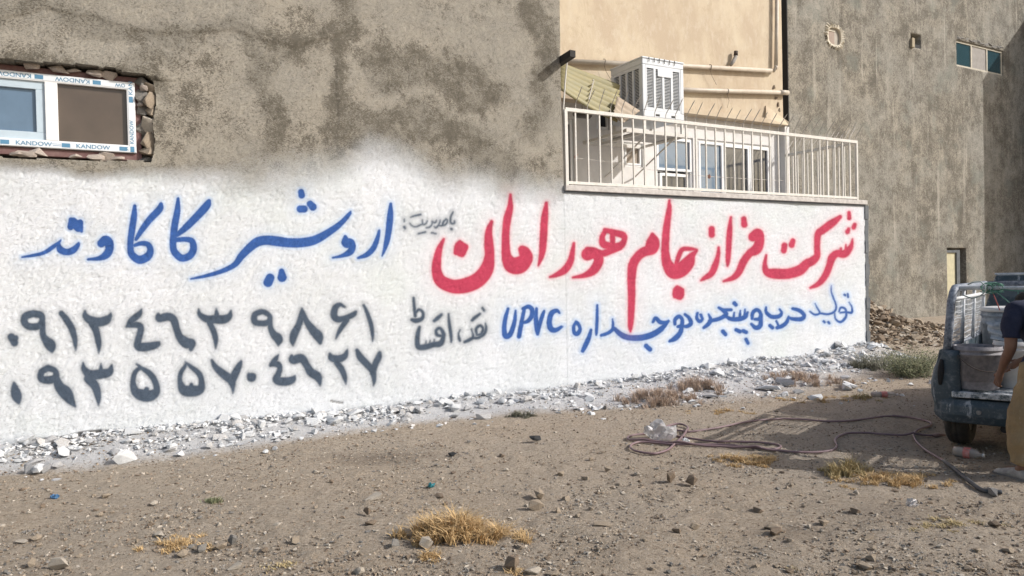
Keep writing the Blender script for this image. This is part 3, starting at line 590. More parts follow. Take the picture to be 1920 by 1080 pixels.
def pvc_window(h, name, panes, s=SF, w=.045, glass=None, bar=None):
    u0, u1, z0, z1 = h; m = MB(); ring(m, u0+.001, u1-.001, z0+.001, z1-.001, w, s+.03, s+.10)

    win = m.build(name, M_PVC, hs, bevel=.004)
    for (a, b, c, d, mat, fr) in panes:
        ua, ub, za, zb_ = u0+(u1-u0)*a, u0+(u1-u0)*b, z0+(z1-z0)*c, z0+(z1-z0)*d
        f = MB(); ring(f, ua, ub, za, zb_, fr, s+.015, s+.085); f.build('sash', M_PVC, win, bevel=.003)
        MB().wb(ua+fr, ub-fr, s+.05, s+.056, za+fr, zb_-fr).build('pane', mat, win)
    return win
pvc_window(o_small, 'window', [(.08, .92, .08, .92, M_BEIGE, .03)])
pvc_window(o_mid, 'balcony_door', [(.03, .97, .50, .97, M_GBLUE, .04), (.10, .86, .02, .46, M_GDARK, .05)])
pvc_window(o_big, 'window', [(.02, .34, .02, .97, M_GBLUE, .045), (.345, .70, .02, .96, M_GDARK, .05), (.705, .98, .02, .96, M_BEIGE if False else M_GDARK, .045)])
pvc_window(o_left, 'window', [(.05, .75, .02, .96, M_GDARK, .03)]); pvc_window(o_hi, 'window', [(.05, .95, .05, .95, M_GDARK, .03)])
# conduit loop of cable on the room wall
pts = [W(PWu(x, SF-.02, y), SF-.02, PW(x, y, SF-.02)[1]) for x, y in ((1133, 250), (1136, 262), (1142, 272), (1150, 276), (1160, 262), (1172, 256), (1184, 258))]
MB().tube(pts, .006, 5).build('cable', M_PVC, hs, True)
# drain pipes on the cream wall
M_PIPE = simple('cream_pipe', (.56, .50, .42), .5, var=.12, scale=5, c2=(.44, .38, .31)); SPp = SF-.15-.075
def ppt(px, py, s=SPp): u, z = PW(px, py, s); return W(u, s, z)
def pipe(pts, r, name='drain_pipe', fl=True):
    m = MB(); m.tube(pts, r, 14); o = m.build(name, M_PIPE, hs, True)
    return o
p1 = pipe([ppt(1040, 114), ppt(1250, 122), ppt(1446, 132.5)], .038); pipe([ppt(1200, 165), ppt(1330, 170), ppt(1470, 173.5, SPp)], .040); pipe([ppt(1477, 174), ppt(1462, 173)], .047, 'pipe_collar')
pipe([ppt(1450, 134), ppt(1455, 126), ppt(1455.5, 118)], .030, 'pipe_elbow'); pipe([ppt(1455, 124), ppt(1456, 60), ppt(1457, -60)], .036); pipe([ppt(1454, 130), ppt(1455, 122)], .034, 'pipe_collar')
M_WIRE = simple('rusty_wire', (.09, .07, .06), .7)
for px, py in ((1132, 116), (1331, 126), (1363, 171.5)):
    c = Vector(ppt(px, py)); m = MB(); d = Vector((UD[0], UD[1], 0)); n_ = Vector((-SD[0], -SD[1], 0))
    m.tube([c+n_*math.cos(a)*.046+Vector((0, 0, 1))*math.sin(a)*.046+d*.004*math.sin(3*a) for a in np.linspace(-1.9, 1.9, 12)], .005, 5); m.build('wire_tie', M_WIRE, hs, True)
    m = MB(); m.tube([c+Vector((0, 0, -.04)), c+Vector((0, 0, -.16))+d*.05, c+Vector((0, 0, -.30))+d*.16*(px < 1360)], .003, 4); m.build('hanging_wire', M_WIRE, hs)
m = MB(); m.tube([ppt(1370, 122), ppt(1375, 115), ppt(1379, 108), ppt(1380, 104)], [.03, .035, .036, .03], 12); m.build('pipe_stub', simple('old_plaster_stub', (.40, .37, .34), .8, var=.2, scale=20), hs, True)
m = MB(); m.tube([ppt(1379.5, 104), ppt(1380, 96)], [.04, .038], 12); m.build('stub_cap', simple('brown_cap', (.10, .075, .06), .8), hs, True)
# dark broken notch beside the lower pipe
for i, (px, py, w_, h_) in enumerate(((1450, 163, .10, .09), (1455, 184, .07, .08), (1459, 196, .05, .10), (1462, 206, .05, .08))):
    o = stone_obj('broken_render', 60+i, M_ST[1]); o.location = ppt(px, py, SF-.16); o.scale = (w_*1.2, .05, h_*1.3); par(o, hs)

# ---------------- balcony railing (part) with bars and bent spikes (sub-parts)
M_RAIL = simple('cream_painted_steel', (.66, .645, .61), .5, var=.05, scale=20, c2=(.56, .53, .48)); M_SPIKE = simple('weathered_steel', (.50, .47, .43), .55, var=.15, scale=25, c2=(.36, .33, .30))
SR = .06; ur0 = PWu(1061, SR, 300); ur1 = PWu(1606, SR, 320); zt_ = .5*(PW(1065, 208, SR)[1]+PW(1600, 263, SR)[1]); zb_ = ZF+.05
print('rail z', PW(1065, 208, SR)[1], PW(1600, 263, SR)[1], 'slab', PW(1061, 350)[1], PW(1618, 376)[1], 'ZL', ZL0, ZL, 'UEND', U_END, 'UF', UF, 'back', PW(1562, 60, S_BACK))
m = MB(); m.wb(ur0, ur1+.02, SR-.02, SR+.02, zt_-.03, zt_+.02); m.wb(ur0, ur1+.02, SR-.018, SR+.018, zb_-.025, zb_+.015)
us_side = ur1; m.wb(ur1-.02, ur1+.02, SR+.02, SF-.14, zt_-.03, zt_+.02); m.wb(ur1-.018, ur1+.018, SR+.02, SF-.14, zb_-.025, zb_+.015)
for uu in (ur0+.01, ur1): m.wb(uu-.02, uu+.02, SR-.021, SR+.021, ZF, zt_-.03)
rail = m.build('balcony_railing', M_RAIL, hs, bevel=.003)
bar0 = None; spk0 = None; spk1 = None
n_b = 28
bxs = [1080,1103,1125,1146.5,1167,1188,1208.5,1228.5,1248.5,1268,1287,1305,1324,1342,1359.5,1376.5,1393.5,1410.5,1427,1443.5,1459.5,1475,1491,1507,1522,1537,1551,1565,1579.5,1593]
def bar(u, s):
    global bar0
    loc = W(u, s, zb_)
    if bar0 is None:
        q = MB(); q.wb(u-.0105, u+.0105, s-.0105, s+.0105, zb_+.015, zt_-.03); bar0 = q.build('railing_bar', M_RAIL, rail, loc=loc)
    else: dup(bar0, loc=loc)
def spike(u, s, side, i):
    global spk0, spk1
    r = random.Random(int(u*1000+s*77)); loc = Vector(W(u, s, zt_+.018))
    out = Vector((-SD[0], -SD[1], 0)) if not side else Vector((UD[0], UD[1], 0))
    src = spk1 if side else spk0
    if src is None:
        q = MB(); q.tube([loc, loc+Vector((0, 0, .05)), loc+Vector((0, 0, .085))+out*.012, loc+Vector((0, 0, .25))+out*.15, loc+Vector((0, 0, .275))+out*.172], [.006, .006, .006, .007, .002], 6)
        o = q.build('railing_spike', M_SPIKE, rail, loc=tuple(loc))
        if side: spk1 = o
        else: spk0 = o
    else:
        dup(src, loc=tuple(loc), rot=(r.uniform(-.07, .07), r.uniform(-.07, .07), r.uniform(-.2, .2)), scale=(1, 1, r.uniform(.88, 1.08)))
for i, x in enumerate(bxs):
    u = PWu(x, SR, 300); bar(u, SR); spike(u+(.0 if i % 2 else .01), SR, False, i)
for i in range(13):
    s = SR+.13+i*(SF-.14-SR-.13)/12.6; bar(ur1, s); spike(ur1, s, True, i)
spike(ur1, SR, False, 99)

# ================================================================ GREY BUILDING BEHIND
gb = thing('grey_building', W(U_END+4, S_BACK, 0), 'tall streaked grey cement rendered building behind the yard with three small openings', 'building')
t = NT('streaked_render'); st = t.noise(1.9, 7, .7, stretch=(1, 1, .14), dist=.6); st2 = t.noise(5.5, 5, .6, stretch=(1, 1, .06)); md = t.noise(2.4, 8, .8); fn = t.noise(30, 7, .85, stretch=(1, 1, .8)); bg_ = t.noise(.7, 5, .6)
k = t.math('ADD', t.math('MULTIPLY', fn, .9), t.math('MULTIPLY', t.math('SUBTRACT', md, .5), .80)); k = t.math('ADD', k, t.math('MULTIPLY', t.math('SUBTRACT', st, .5), .30)); k = t.math('ADD', k, t.math('MULTIPLY', t.math('SUBTRACT', bg_, .5), .35)); k = t.math('ADD', k, t.ramp(st2, .60, .72, 0, .06))
c = t.mix(t.ramp(k, .36, .52), (.15, .137, .115), t.mix(t.ramp(bg_, .4, .6), (.355, .325, .27), (.30, .285, .25))); c = t.mix(t.ramp(t.noise(48, 3, .8), .43, .37, 0, .6), c, (.09, .08, .068)); c = t.mix(t.ramp(k, .55, .68, 0, .55), c, (.50, .46, .395)); c = t.mix(t.ramp(st2, .62, .70, 0, .35), c, (.47, .44, .385)); c = t.mix(t.ramp(t.noise(1.1, 5, .6), .56, .66, 0, .45), c, (.21, .225, .20))
t.color(c).rough(.95); t.b.inputs['Specular IOR Level'].default_value = .15; t.bump(t.math('ADD', fn, md), .02, .8); M_STREAK = t.m
UG = PWu(1478, S_BACK, 200)
def R4b(x0, y0, x1, y1): return list(R4(x0, y0, x1, y1, S_BACK))
h_win = R4b(1793, 84, 1881, 127); h_win[3] = .5*(PW(1793, 72, S_BACK)[1]+PW(1881, 98, S_BACK)[1]); h_win[2] = .5*(PW(1795, 125, S_BACK)[1]+PW(1881, 141, S_BACK)[1])
h_vent = R4b(1707, 62, 1726, 92); h_door = R4b(1775, 465, 1813, 560); h_door[2] = .0; h_patch = R4b(1551, 47, 1578, 89)
UGX = UG+14
gu = np.arange(UG, UGX, .05); gz = np.arange(-.3, 10.5, .05)
GU, GZ2 = np.meshgrid(gu, gz, indexing='ij')
def snap(v, arr): return np.argmin(abs(arr-v))
S2 = S_BACK-.05*(fbm(GU*.7, GZ2*.5, 91, 3)-.5)-.014*(fbm(GU*7, GZ2*7, 93, 3)-.5)
GU2, GZ3 = GU.copy(), GZ2.copy()
mask = np.zeros((len(gu)-1, len(gz)-1), bool)
for h in (h_win, h_vent, h_door, h_patch):
    i0, i1, j0, j1 = snap(h[0], gu), snap(h[1], gu), snap(h[2], gz), snap(h[3], gz); mask[i0:i1, j0:j1] = True
    GU2[i0, :] = h[0]; GU2[i1, :] = h[1]
    for i in range(i0, i1+1): GZ3[i, j0] = h[2]; GZ3[i, j1] = h[3]
gu_s = GU2
V = np.stack([WO[0]+UD[0]*GU2+SD[0]*S2, WO[1]+UD[1]*GU2+SD[1]*S2, GZ3], -1).reshape(-1, 3)
I = np.arange(len(gu)*len(gz)).reshape(len(gu), len(gz))
Q = np.stack([I[:-1, :-1], I[1:, :-1], I[1:, 1:], I[:-1, 1:]], -1)[~mask]
e = np.concatenate([Q[:, [0, 1]], Q[:, [1, 2]], Q[:, [2, 3]], Q[:, [3, 0]]]); kk = np.sort(e, 1); kk = kk[:, 0].astype(np.int64)*len(V)+kk[:, 1]
_, inv, cnt = np.unique(kk, return_inverse=True, return_counts=True); be = e[cnt[inv.ravel()] == 1]; ids = np.unique(be); mp = np.full(len(V), -1); mp[ids] = len(V)+np.arange(len(ids))
back = V[ids]+np.array([SD[0], SD[1], 0])*.26
V = np.concatenate([V, back]); Q = np.concatenate([Q, np.stack([be[:, 1], be[:, 0], mp[be[:, 0]], mp[be[:, 1]]], 1)])
fast_mesh('street_wall', V, Q, M_STREAK, gb, True)
MB().wb(UG+.01, UGX-.06, S_BACK+.25, S_BACK+7, -.3, 10.5).build('building_body', M_CORE, gb)
MB().wb(UG-.012, UG+.004, S_BACK-.01, S_BACK+7, -.3, 10.5).build('black_side', M_BLACK, gb)  # near-black sheet over the left side
# its window of three panes
def fr3(h, s): 
    u0, u1, z0, z1 = h; m = MB(); ring(m, u0+.003, u1-.003, z0+.003, z1-.003, .05, s, s+.05); w = (u1-u0)/3
    for k in (1, 2): m.wb(u0+w*k-.03, u0+w*k+.03, s, s+.05, z0+.053, z1-.053)
    o = m.build('window', simple('dirty_cream_frame', (.55, .50, .40), .6, var=.15), gb, bevel=.004)
    for k, mt in enumerate((M_GTEAL, simple('grey_board', (.34, .315, .29), .8, var=.1), M_GTEAL)):
        MB().wb(u0+w*k+(.03 if k else .05), u0+w*(k+1)-(.03 if k < 2 else .05), s+.02, s+.027, z0+.05, z1-.05).build('pane', mt, o)
fr3(h_win, S_BACK+.03)
M_CP = simple('cream_patch_plaster', (.66, .61, .50), .9, var=.1, scale=12, c2=(.55, .50, .41), bump=.01)
# plaster collar of the patched hole: ragged ring
cu_, cz_ = .5*(h_patch[0]+h_patch[1]), .5*(h_patch[2]+h_patch[3]); a_, b_ = .5*(h_patch[1]-h_patch[0]), .5*(h_patch[3]-h_patch[2])
m = MB(); N = 96; vs = []; r = random.Random(4)
for k in range(N):
    th = 2*math.pi*k/N; cx, cz2 = math.cos(th), math.sin(th); q = (abs(cx)**3.2+abs(cz2)**3.2)**(-1/3.2)
    qi = .75*q+.25; out = 1.0+r.uniform(.05, .75)*(1 if k % 3 else .5); qo = .45*q+.58
    vs += [W(cu_+a_*cx*qi*.9, S_BACK-.012, cz_+b_*cz2*qi*.9), W(cu_+a_*cx*qo*(1.12+.12*r.random()), S_BACK-.040*r.random()-.012, cz_+b_*cz2*qo*(1.08+.1*r.random())), W(cu_+a_*cx*qo*out*1.02, S_BACK+.015, cz_+b_*cz2*qo*out*.98), W(cu_+a_*cx*qi*.9, S_BACK+.1, cz_+b_*cz2*qi*.9)]
m.add(vs, [f for k in range(N) for f in ((k*4, k*4+1, (k+1) % N*4+1, (k+1) % N*4), (k*4+1, k*4+2, (k+1) % N*4+2, (k+1) % N*4+1), (k*4+3, k*4, (k+1) % N*4, (k+1) % N*4+3))])
fix_normals(m.build('patch_rim', M_CP, gb))
MB().wb(h_patch[0]-.02, h_patch[1]+.02, S_BACK+.045, S_BACK+.07, h_patch[2]-.02, h_patch[3]+.02).build('patch_back', simple('pinkish_fill', (.46, .42, .36), .9, var=.1, scale=8), gb)
uu = h_patch[0]; MB().wb(uu, uu+(h_patch[1]-uu)*.52, S_BACK+.012, S_BACK+.044, h_patch[2]+.02, h_patch[3]-(h_patch[3]-h_patch[2])*.28).build('infill_block', simple('clay_block', (.38, .30, .25), .9, var=.1), gb, bevel=.004)
MB().wb(uu, uu+(h_patch[1]-uu)*.55, S_BACK+.0, S_BACK+.044, h_patch[3]-(h_patch[3]-h_patch[2])*.27, h_patch[3]-(h_patch[3]-h_patch[2])*.22).build('infill_ledge', M_CP, gb)
u0, u1, z0, z1 = h_vent; MB().wb(u0-.01, u1+.01, S_BACK+.2, S_BACK+.24, z0-.01, z1+.01).build('vent_back', M_BLACK, gb)
MB().wb(u0-.02, u0+.09, S_BACK-.06, S_BACK+.1, z0-.02, z0+(z1-z0)*.62).build('vent_block', simple('tan_block', (.40, .34, .24), .9, var=.1), gb, bevel=.006)
MB().wb(u0+.1, u1+.06, S_BACK+.005, S_BACK+.03, z0-.0, z0+.09).build('vent_sill', M_BLACK, gb)
u0, u1, z0, z1 = h_door
dr = MB().wb(u0, u0+(u1-u0)*.62, S_BACK+.10, S_BACK+.14, z0, z1-.12).build('door', simple('pale_yellow_door', (.58, .53, .36), .6, var=.1, scale=6, c2=(.46, .42, .28)), gb)
m = MB(); m.wb(u0+(u1-u0)*.62, u0+(u1-u0)*.78, S_BACK+.06, S_BACK+.17, z0, z1-.05); m.wb(u0, u0+(u1-u0)*.62, S_BACK+.06, S_BACK+.17, z1-.12, z1-.05); m.build('door_frame', M_DGREY, dr)
MB().wb(u0+.01, u1-.01, S_BACK+.2, S_BACK+.24, z0, z1).build('door_recess', M_CORE, gb)
# rough dark lip above the window
for i in range(12):
    u = h_win[0]+(h_win[1]-h_win[0])*(i+.5)/12; o = stone_obj('render_lip', 70+i % 5, M_ST[3]); o.location = W(u, S_BACK-.0, h_win[3]+.05+.02*(i % 3)); o.scale = (.26, .10, .12); o.rotation_euler = (0, 0, WA); par(o, gb)

# neighbour just outside the frame on the right; its corner throws the shade on the grey wall
B = PW(1843, 150, S_BACK); bw = Vector(W(B[0], S_BACK, B[1])); k = 4.2/math.hypot(sdir.x, sdir.y)
Qc = bw+sdir*k; qu = (Qc.x-WO[0])*UD[0]+(Qc.y-WO[1])*UD[1]; qs = (Qc.x-WO[0])*SD[0]+(Qc.y-WO[1])*SD[1]
print('neighbour corner', Qc, qu, qs, 'px', proj([Qc]))
nb = thing('neighbour_building', W(qu+3, qs, 0), 'plain rendered neighbouring building just beyond the right edge whose shadow falls on the grey wall', 'building')
MB().wb(qu, qu+9, qs, S_BACK+6, -.3, Qc.z).build('wall', M_CORE, nb); MB().wb(qu-.0, qu+9, qs, S_BACK+6, Qc.z, Qc.z+.004).build('roof', M_EDGE, nb)

# ================================================================ THINGS ON THE BALCONY
# evaporative cooler on its stand
def PX3(px, py, s): u, z = PW(px, py, s); return Vector(W(u, s, z))
s0 = .62; cu_a = PWu(1205, s0, 160); cu_b = PWu(1282, s0, 160); cs1 = s0+.80
cz0 = PW(1243, 222, s0)[1]; cz1 = PW(1243, 111, s0)[1]
print('cooler', cu_b-cu_a, cz1-cz0, cz0)
M_CW = simple('white_cooler_steel', (.64, .67, .71), .4, var=.05, scale=6, c2=(.56, .59, .62)); M_SLOT = simple('cooler_pad_dark', (.035, .034, .033), .8, var=.15, scale=30)
ev = thing('evaporative_cooler', W(cu_a, s0, cz0), 'white boxy evaporative cooler with louvred sides standing behind the balcony railing', 'air cooler')
m = MB(); m.wb(cu_a, cu_b, s0, cs1, cz0, cz0+.10); m.wb(cu_a, cu_b, s0, cs1, cz1-.12, cz1-.03)
for (a, b) in ((cu_a, s0), (cu_b-.07, s0), (cu_a, cs1-.07), (cu_b-.07, cs1-.07)): m.wb(a, a+.07, b, b+.07, cz0+.10, cz1-.12)
m.build('casing', M_CW, ev, bevel=.012)
m = MB(); m.wb(cu_a-.012, cu_b+.012, s0-.012, cs1+.012, cz1-.032, cz1); m.build('lid', M_CW, ev, bevel=.015)
m = MB()
for k in range(6): a = cu_a+.12+k*.105; m.wb(a, a+.012, s0-.016, s0-.0125, cz1-.075, cz1-.005)
m.build('lid_seam', M_SLOT, ev)['kind'] = 'stuff'
MB().wb(cu_a+.06, cu_b-.06, s0+.06, cs1-.06, cz0+.08, cz1-.12).build('cooling_pad', M_SLOT, ev)
def louvre(face):
    m = MB(); w = (cu_b-cu_a) if face == 'f' else (cs1-s0)
    z0, z1 = cz0+.10, cz1-.12; n = 26
    def bx(a0, a1, d0, d1, c0, c1):
        if face == 'f': m.wb(cu_a+a0, cu_a+a1, s0+d0, s0+d1, c0, c1)
        else: m.wb(cu_a+d0, cu_a+d1, s0+a0, s0+a1, c0, c1)
    bx(.07, w-.07, .004, .03, z0, z0+.05); bx(.07, w-.07, .004, .03, z1-.05, z1)
    cols = 5; cw = (w-.14)/4
    for k in range(cols): a = .07+k*cw; bx(max(.07, a-.022), min(w-.07, a+.022), .003, .03, z0+.05, z1-.05)
    pnl = m.build('side_panel', M_CW, ev, bevel=.002); m2 = m = MB()
    for k in range(4):
        for j in range(n):
            z = z0+.055+(z1-z0-.11)*j/n; a0 = .07+k*cw+.024; a1 = .07+(k+1)*cw-.024
            bx(a0, a1, .010, .022, z, z+.007)
    o = m.build('louvre_slats', M_CW, pnl); o['kind'] = 'stuff'
    return pnl
pf = louvre('f'); louvre('l')
w = cu_b-cu_a; MB().wb(cu_a+w*.36, cu_a+w*.70, s0-.006, s0+.002, cz1-.28, cz1-.17).build('name_plate', M_CW, ev)
MB().wb(cu_a+w*.30, cu_a+w*.39, s0-.004, s0+.001, cz0+.025, cz0+.055).build('vent_slot', M_SLOT, ev); MB().wb(cu_a+w*.68, cu_a+w*.77, s0-.004, s0+.001, cz0+.025, cz0+.055).build('vent_slot', M_SLOT, ev)
# stand
zs = .5*(PW(1145, 245, s0+.1)[1]+PW(1250, 253, s0+.1)[1]); 
stn = thing('cooler_stand', W(cu_a, SF, zs), 'light steel angle frame fixed to the wall under the white cooler', 'stand')
ua, ub = cu_a-.35, cu_b+.05; m = MB()
m.wb(ua, ub, s0-.02, s0+.03, zs-.03, zs+.02); m.wb(ua, ub, SF-.05, SF-.003, zs-.03, zs+.02)
for a in (ua, cu_a, ub-.04): m.wb(a, a+.04, s0+.03, SF-.05, zs-.025, zs+.015)
fr = m.build('frame', M_RAIL, stn)
for a, b in ((cu_a+.02, s0+.0), (cu_b-.06, s0+.0), (cu_a+.02, cs1-.05), (cu_b-.06, cs1-.05)): MB().wb(a, a+.035, b, b+.035, zs+.02, cz0-.001).build('leg', M_RAIL, stn)
MB().wb(cu_a-.02, ub, s0+.03, cs1, zs+.021, zs+.03).build('tray', simple('grey_tray', (.42, .41, .40), .7, var=.15), stn)
for a in (cu_a+.1, cu_b-.15): MB().tube([W(a, s0+.05, zs-.03), W(a, SF-.003, zs-.55)], .014, 6).build('brace', M_RAIL, stn)

# corrugated fibreglass awning
def corr(A, B, C, D, nr, name, mat, parent, amp=.022):
    A, B, C, D = map(Vector, (A, B, C, D)); nv = (B-A).cross(D-A).normalized(); nu_, nw = 8, nr*8; vs = []
    for i in range(nu_+1):
        for j in range(nw+1):
            a, b = i/nu_, j/nw; p = A*(1-a)*(1-b)+B*a*(1-b)+C*a*b+D*(1-a)*b
            vs.append(p+nv*(amp*math.sin(b*nr*2*math.pi)+.03*math.sin(a*3)*b))
    m = MB(); m.add(vs, [(i*(nw+1)+j, (i+1)*(nw+1)+j, (i+1)*(nw+1)+j+1, i*(nw+1)+j+1) for i in range(nu_) for j in range(nw)])
    o = m.build(name, mat, parent, True); so_ = o.modifiers.new('thick', 'SOLIDIFY'); so_.thickness = .004; return o
t = NT('yellow_fibreglass'); c = t.mix(t.ramp(t.noise(5, 6, .7), .35, .65), (.31, .265, .125), (.26, .24, .135)); c = t.mix(t.ramp(t.noise(30, 6, .8), .55, .72, 0, .7), c, (.25, .21, .11)); t.color(c).rough(.6); M_FIB = t.m
aw = thing('corrugated_awning', tuple(PX3(1055, 140, .7)), 'faded yellow corrugated sheet awning sagging beside the cooler at the balcony corner', 'awning')
corr(PX3(1050, 117, 1.25), PX3(1161, 158, 1.05), PX3(1157, 229, .16), PX3(1050, 168, .2), 7, 'yellow_sheet', M_FIB, aw, .042)
corr(PX3(1157, 180, .42), PX3(1200, 208, .36), PX3(1170, 230, .05), PX3(1150, 213, .10), 4, 'brown_sheet', simple('dusty_fibreglass', (.40, .33, .25), .7, var=.15, scale=9, c2=(.33, .26, .19)), aw, .016)
for pts in (((1113, 152, .85), (1104, 186, .35)), ): MB().tube([PX3(x, y, s-.05) for x, y, s in pts], .008, 6).build('tie_bar', M_SPIKE, aw)
for x, y, s in ((1112, 150, .8), (1104, 186, .35), (1110, 158, .75)): MB().lathe(PX3(x, y, s-.04), [(0, -.012), (.016, -.008), (.018, .006), (0, .012)], 8).build('bolt', M_RAIL, aw)
bp = thing('bracket_post', tuple(PX3(1057, 212, .03)), 'thin cream post and dark timber arm at the end of the grey rendered wall', 'post')
MB().tube([PX3(1064, 106, -.02), PX3(1060, 150, .0), PX3(1056, 207, .02), PX3(1058, 212, .02)], .011, 8).build('post', M_RAIL, bp)
MB().wb(PWu(1060.5, .03, 300)-.022, PWu(1060.5, .03, 300)+.012, -.005, .05, Z_SLAB+.03, PW(1056, 205, .03)[1]).build('lower_post', M_RAIL, bp)
ua = PWu(1057, .05, 110); za = PW(1057, 112, .05)[1]
m = MB(); a, b = PX3(1047, 114, .12), PX3(1074, 96, -.30); up = Vector((0, 0, .075)); sd_ = Vector((UD[0], UD[1], 0))*.045
m.hexa([a-sd_-up, a+sd_-up, b+sd_-up, b-sd_-up, a-sd_+up*.3, a+sd_+up*.3, b+sd_+up*.2, b-sd_+up*.2]); fix_normals(m.build('arm', simple('dark_timber', (.030, .026, .024), .8, var=.2), bp, bevel=.004))
# old lamp tube and clutter at the left corner of the balcony
lf = thing('wall_lamp', tuple(PX3(1095, 215, 1.0)), 'dark oblong lamp hanging under the yellow awning behind the railing', 'lamp')
ax = Matrix(((UD[0], -SD[0], 0), (UD[1], -SD[1], 0), (0, 0, 1)))
c = PX3(1092, 215, .9); MB().tube([c-Vector((UD[0], UD[1], 0))*.16, c-Vector((UD[0], UD[1], 0))*.13, c+Vector((UD[0], UD[1], 0))*.13, c+Vector((UD[0], UD[1], 0))*.16], [.03, .055, .055, .03], 10).build('lamp_body', simple('dark_lamp', (.09, .08, .075), .5), lf, True)
MB().tube([c+Vector((0, 0, .05)), c+Vector((0, 0, .30))], .006, 5).build('hanger', M_SPIKE, lf)
# clothes line with pegs
cl = thing('clothes_line', tuple(PX3(1080, 296, .1)), 'thin string clothes line tied behind the balcony railing', 'clothes line')
pts = [PX3(1080, 296, .09), PX3(1160, 306, .12), PX3(1250, 324, .3), PX3(1330, 331, .35), PX3(1450, 338, .5), PX3(1468, 338, 1.2)]
MB().tube([Vector(p) for p in pts], .0035, 5).build('string', simple('white_string', (.66, .62, .58), .8), cl)
M_PINK = simple('faded_pink_cloth', (.52, .30, .24), .8, var=.1)
for (x, y, s, l) in ((1081, 294, .06, 'small faded pink rag knotted to the left end of the clothes line'), (1329, 331, .33, 'small faded pink rag hanging on the clothes line before the window')):
    o = stone_obj('rag', 80+int(s*10), M_PINK); o.location = PX3(x, y, s); o.scale = (.08, .05, .10); tag(o, l, 'rag')

# ================================================================ PICKUP
T0 = Vector((3.70, 6.42, 0)); TR = Vector((math.cos(R(40)), -math.sin(R(40)), 0)); TF = Vector((math.sin(R(40)), math.cos(R(40)), 0))
T0.z = float(ground_z(4.2, 6.8))
def TW(a, b, c): p = T0+TR*a+TF*b; return (p.x, p.y, T0.z+c)
class TB(MB):
    def tb(s, a0, a1, b0, b1, c0, c1): return s.box(a0, a1, b0, b1, c0, c1, TW)
t = NT('dusty_teal_paint'); n1 = t.noise(4, 6, .7); n2 = t.noise(22, 6, .75); n4 = t.noise(12, 5, .7, stretch=(1, 1, .25))
c = t.mix(t.ramp(n1, .35, .65), (.030, .055, .075), (.055, .075, .09)); c = t.mix(t.ramp(n2, .50, .70, 0, .6), c, (.20, .22, .25)); c = t.mix(t.ramp(n4, .60, .68, 0, .75), c, (.50, .52, .55))
t.color(c).rough(t.ramp(n1, .3, .7, .35, .7)); M_TRK = t.m
t = NT('splashed_sill'); c = t.mix(t.ramp(t.noise(14, 6, .8), .42, .55), (.07, .10, .12), (.58, .60, .63)); t.color(c).rough(.7); M_SILL = t.m
M_RUB = simple('tyre_rubber', (.030, .029, .028), .85, var=.2, scale=20, c2=(.07, .062, .052)); M_UNDER = simple('underside', (.022, .022, .024), .9); M_RIM = simple('steel_rim', (.25, .25, .26), .5, metal=.6)
M_CAGE = simple('chipped_white_tube', (.66, .68, .70), .55, var=.2, scale=22, c2=(.36, .39, .43)); M_DCAGE = simple('dark_blue_tube', (.07, .09, .13), .6, var=.2, scale=30, c2=(.30, .33, .38))
tk = thing('pickup_truck', (T0.x, T0.y, T0.z), 'dark teal paint-splashed pickup with open tail and a mesh-sided cargo cage', 'pickup truck')
BW, BL = 1.58, 1.85
m = TB()   # bed shell: floor, walls with an outward bulge
m.tb(.07, BW-.07, .03, BL, .50, .55)
body = m.build('bed_floor', M_SILL, tk)
def side_profile(a_sign, a0):
    return [(0.0, .30), (-.05, .36), (-.08, .50), (-.075, .62), (-.045, .75), (.0, .88), (.07, .885), (.075, .55), (.075, .30)]
for sgn, nm in ((1, 'bed_side'), (-1, 'bed_side')):
    pr = side_profile(0, 0); m = TB(); vs = []
    bs = [0.0, .10, .22, .70, 1.25, BL]
    for i, bb in enumerate(bs):
        for (a, c) in pr:
            if i in (2, 3, ) and c < .52: c = .52+(.02 if a < 0 else 0)
            k = .5 if i == 0 else 1
            aa = a*k if a < 0 else a; vs.append(TW(aa if sgn > 0 else BW-aa, bb, c))
    n = len(pr); fs = [(i*n+k, i*n+(k+1) % n, (i+1)*n+(k+1) % n, (i+1)*n+k) for i in range(len(bs)-1) for k in range(n)]+[tuple(range(n)), tuple((len(bs)-1)*n+k for k in range(n))]
    m.add(vs, fs); o = fix_normals(m.build(nm, M_TRK, tk, bevel=.008))
m = TB(); m.tb(.08, BW-.08, BL-.04, BL, .55, .92); m.build('bed_front_wall', M_TRK, tk, bevel=.006)
# rear corner columns with the lamp recess
for sgn in (1, -1):
    A = lambda a: a if sgn > 0 else BW-a
    m = TB(); n = 14; rows = []
    ctr = [(.30, -.005), (.40, -.045), (.50, -.07), (.60, -.07), (.72, -.045), (.82, -.005), (.88, .01)]
    vs = []
    for (c, a) in ctr:
        for (aa, bb) in ((a-.01, .10), (a, .02), (a+.03, -.025), (.10, -.035), (.155, -.03), (.165, .02), (.165, .06)): vs.append(TW(A(aa), bb, c))
    fs = [(i*7+k, i*7+k+1, (i+1)*7+k+1, (i+1)*7+k) for i in range(len(ctr)-1) for k in range(6)]+[(6*7+0, 6*7+1, 6*7+2, 6*7+3, 6*7+4, 6*7+5, 6*7+6)]
    m.add(vs, fs); fix_normals(m.build('rear_corner', M_TRK, tk, True))
    m = TB(); pts = [TW(A(.008+.004*k), -.030-.002*k, .58+.055*k) for k in range(5)]
    m.tube(pts, [.012, .022, .026, .022, .012], 8); o = m.build('tail_lamp_recess', M_UNDER, tk, True)
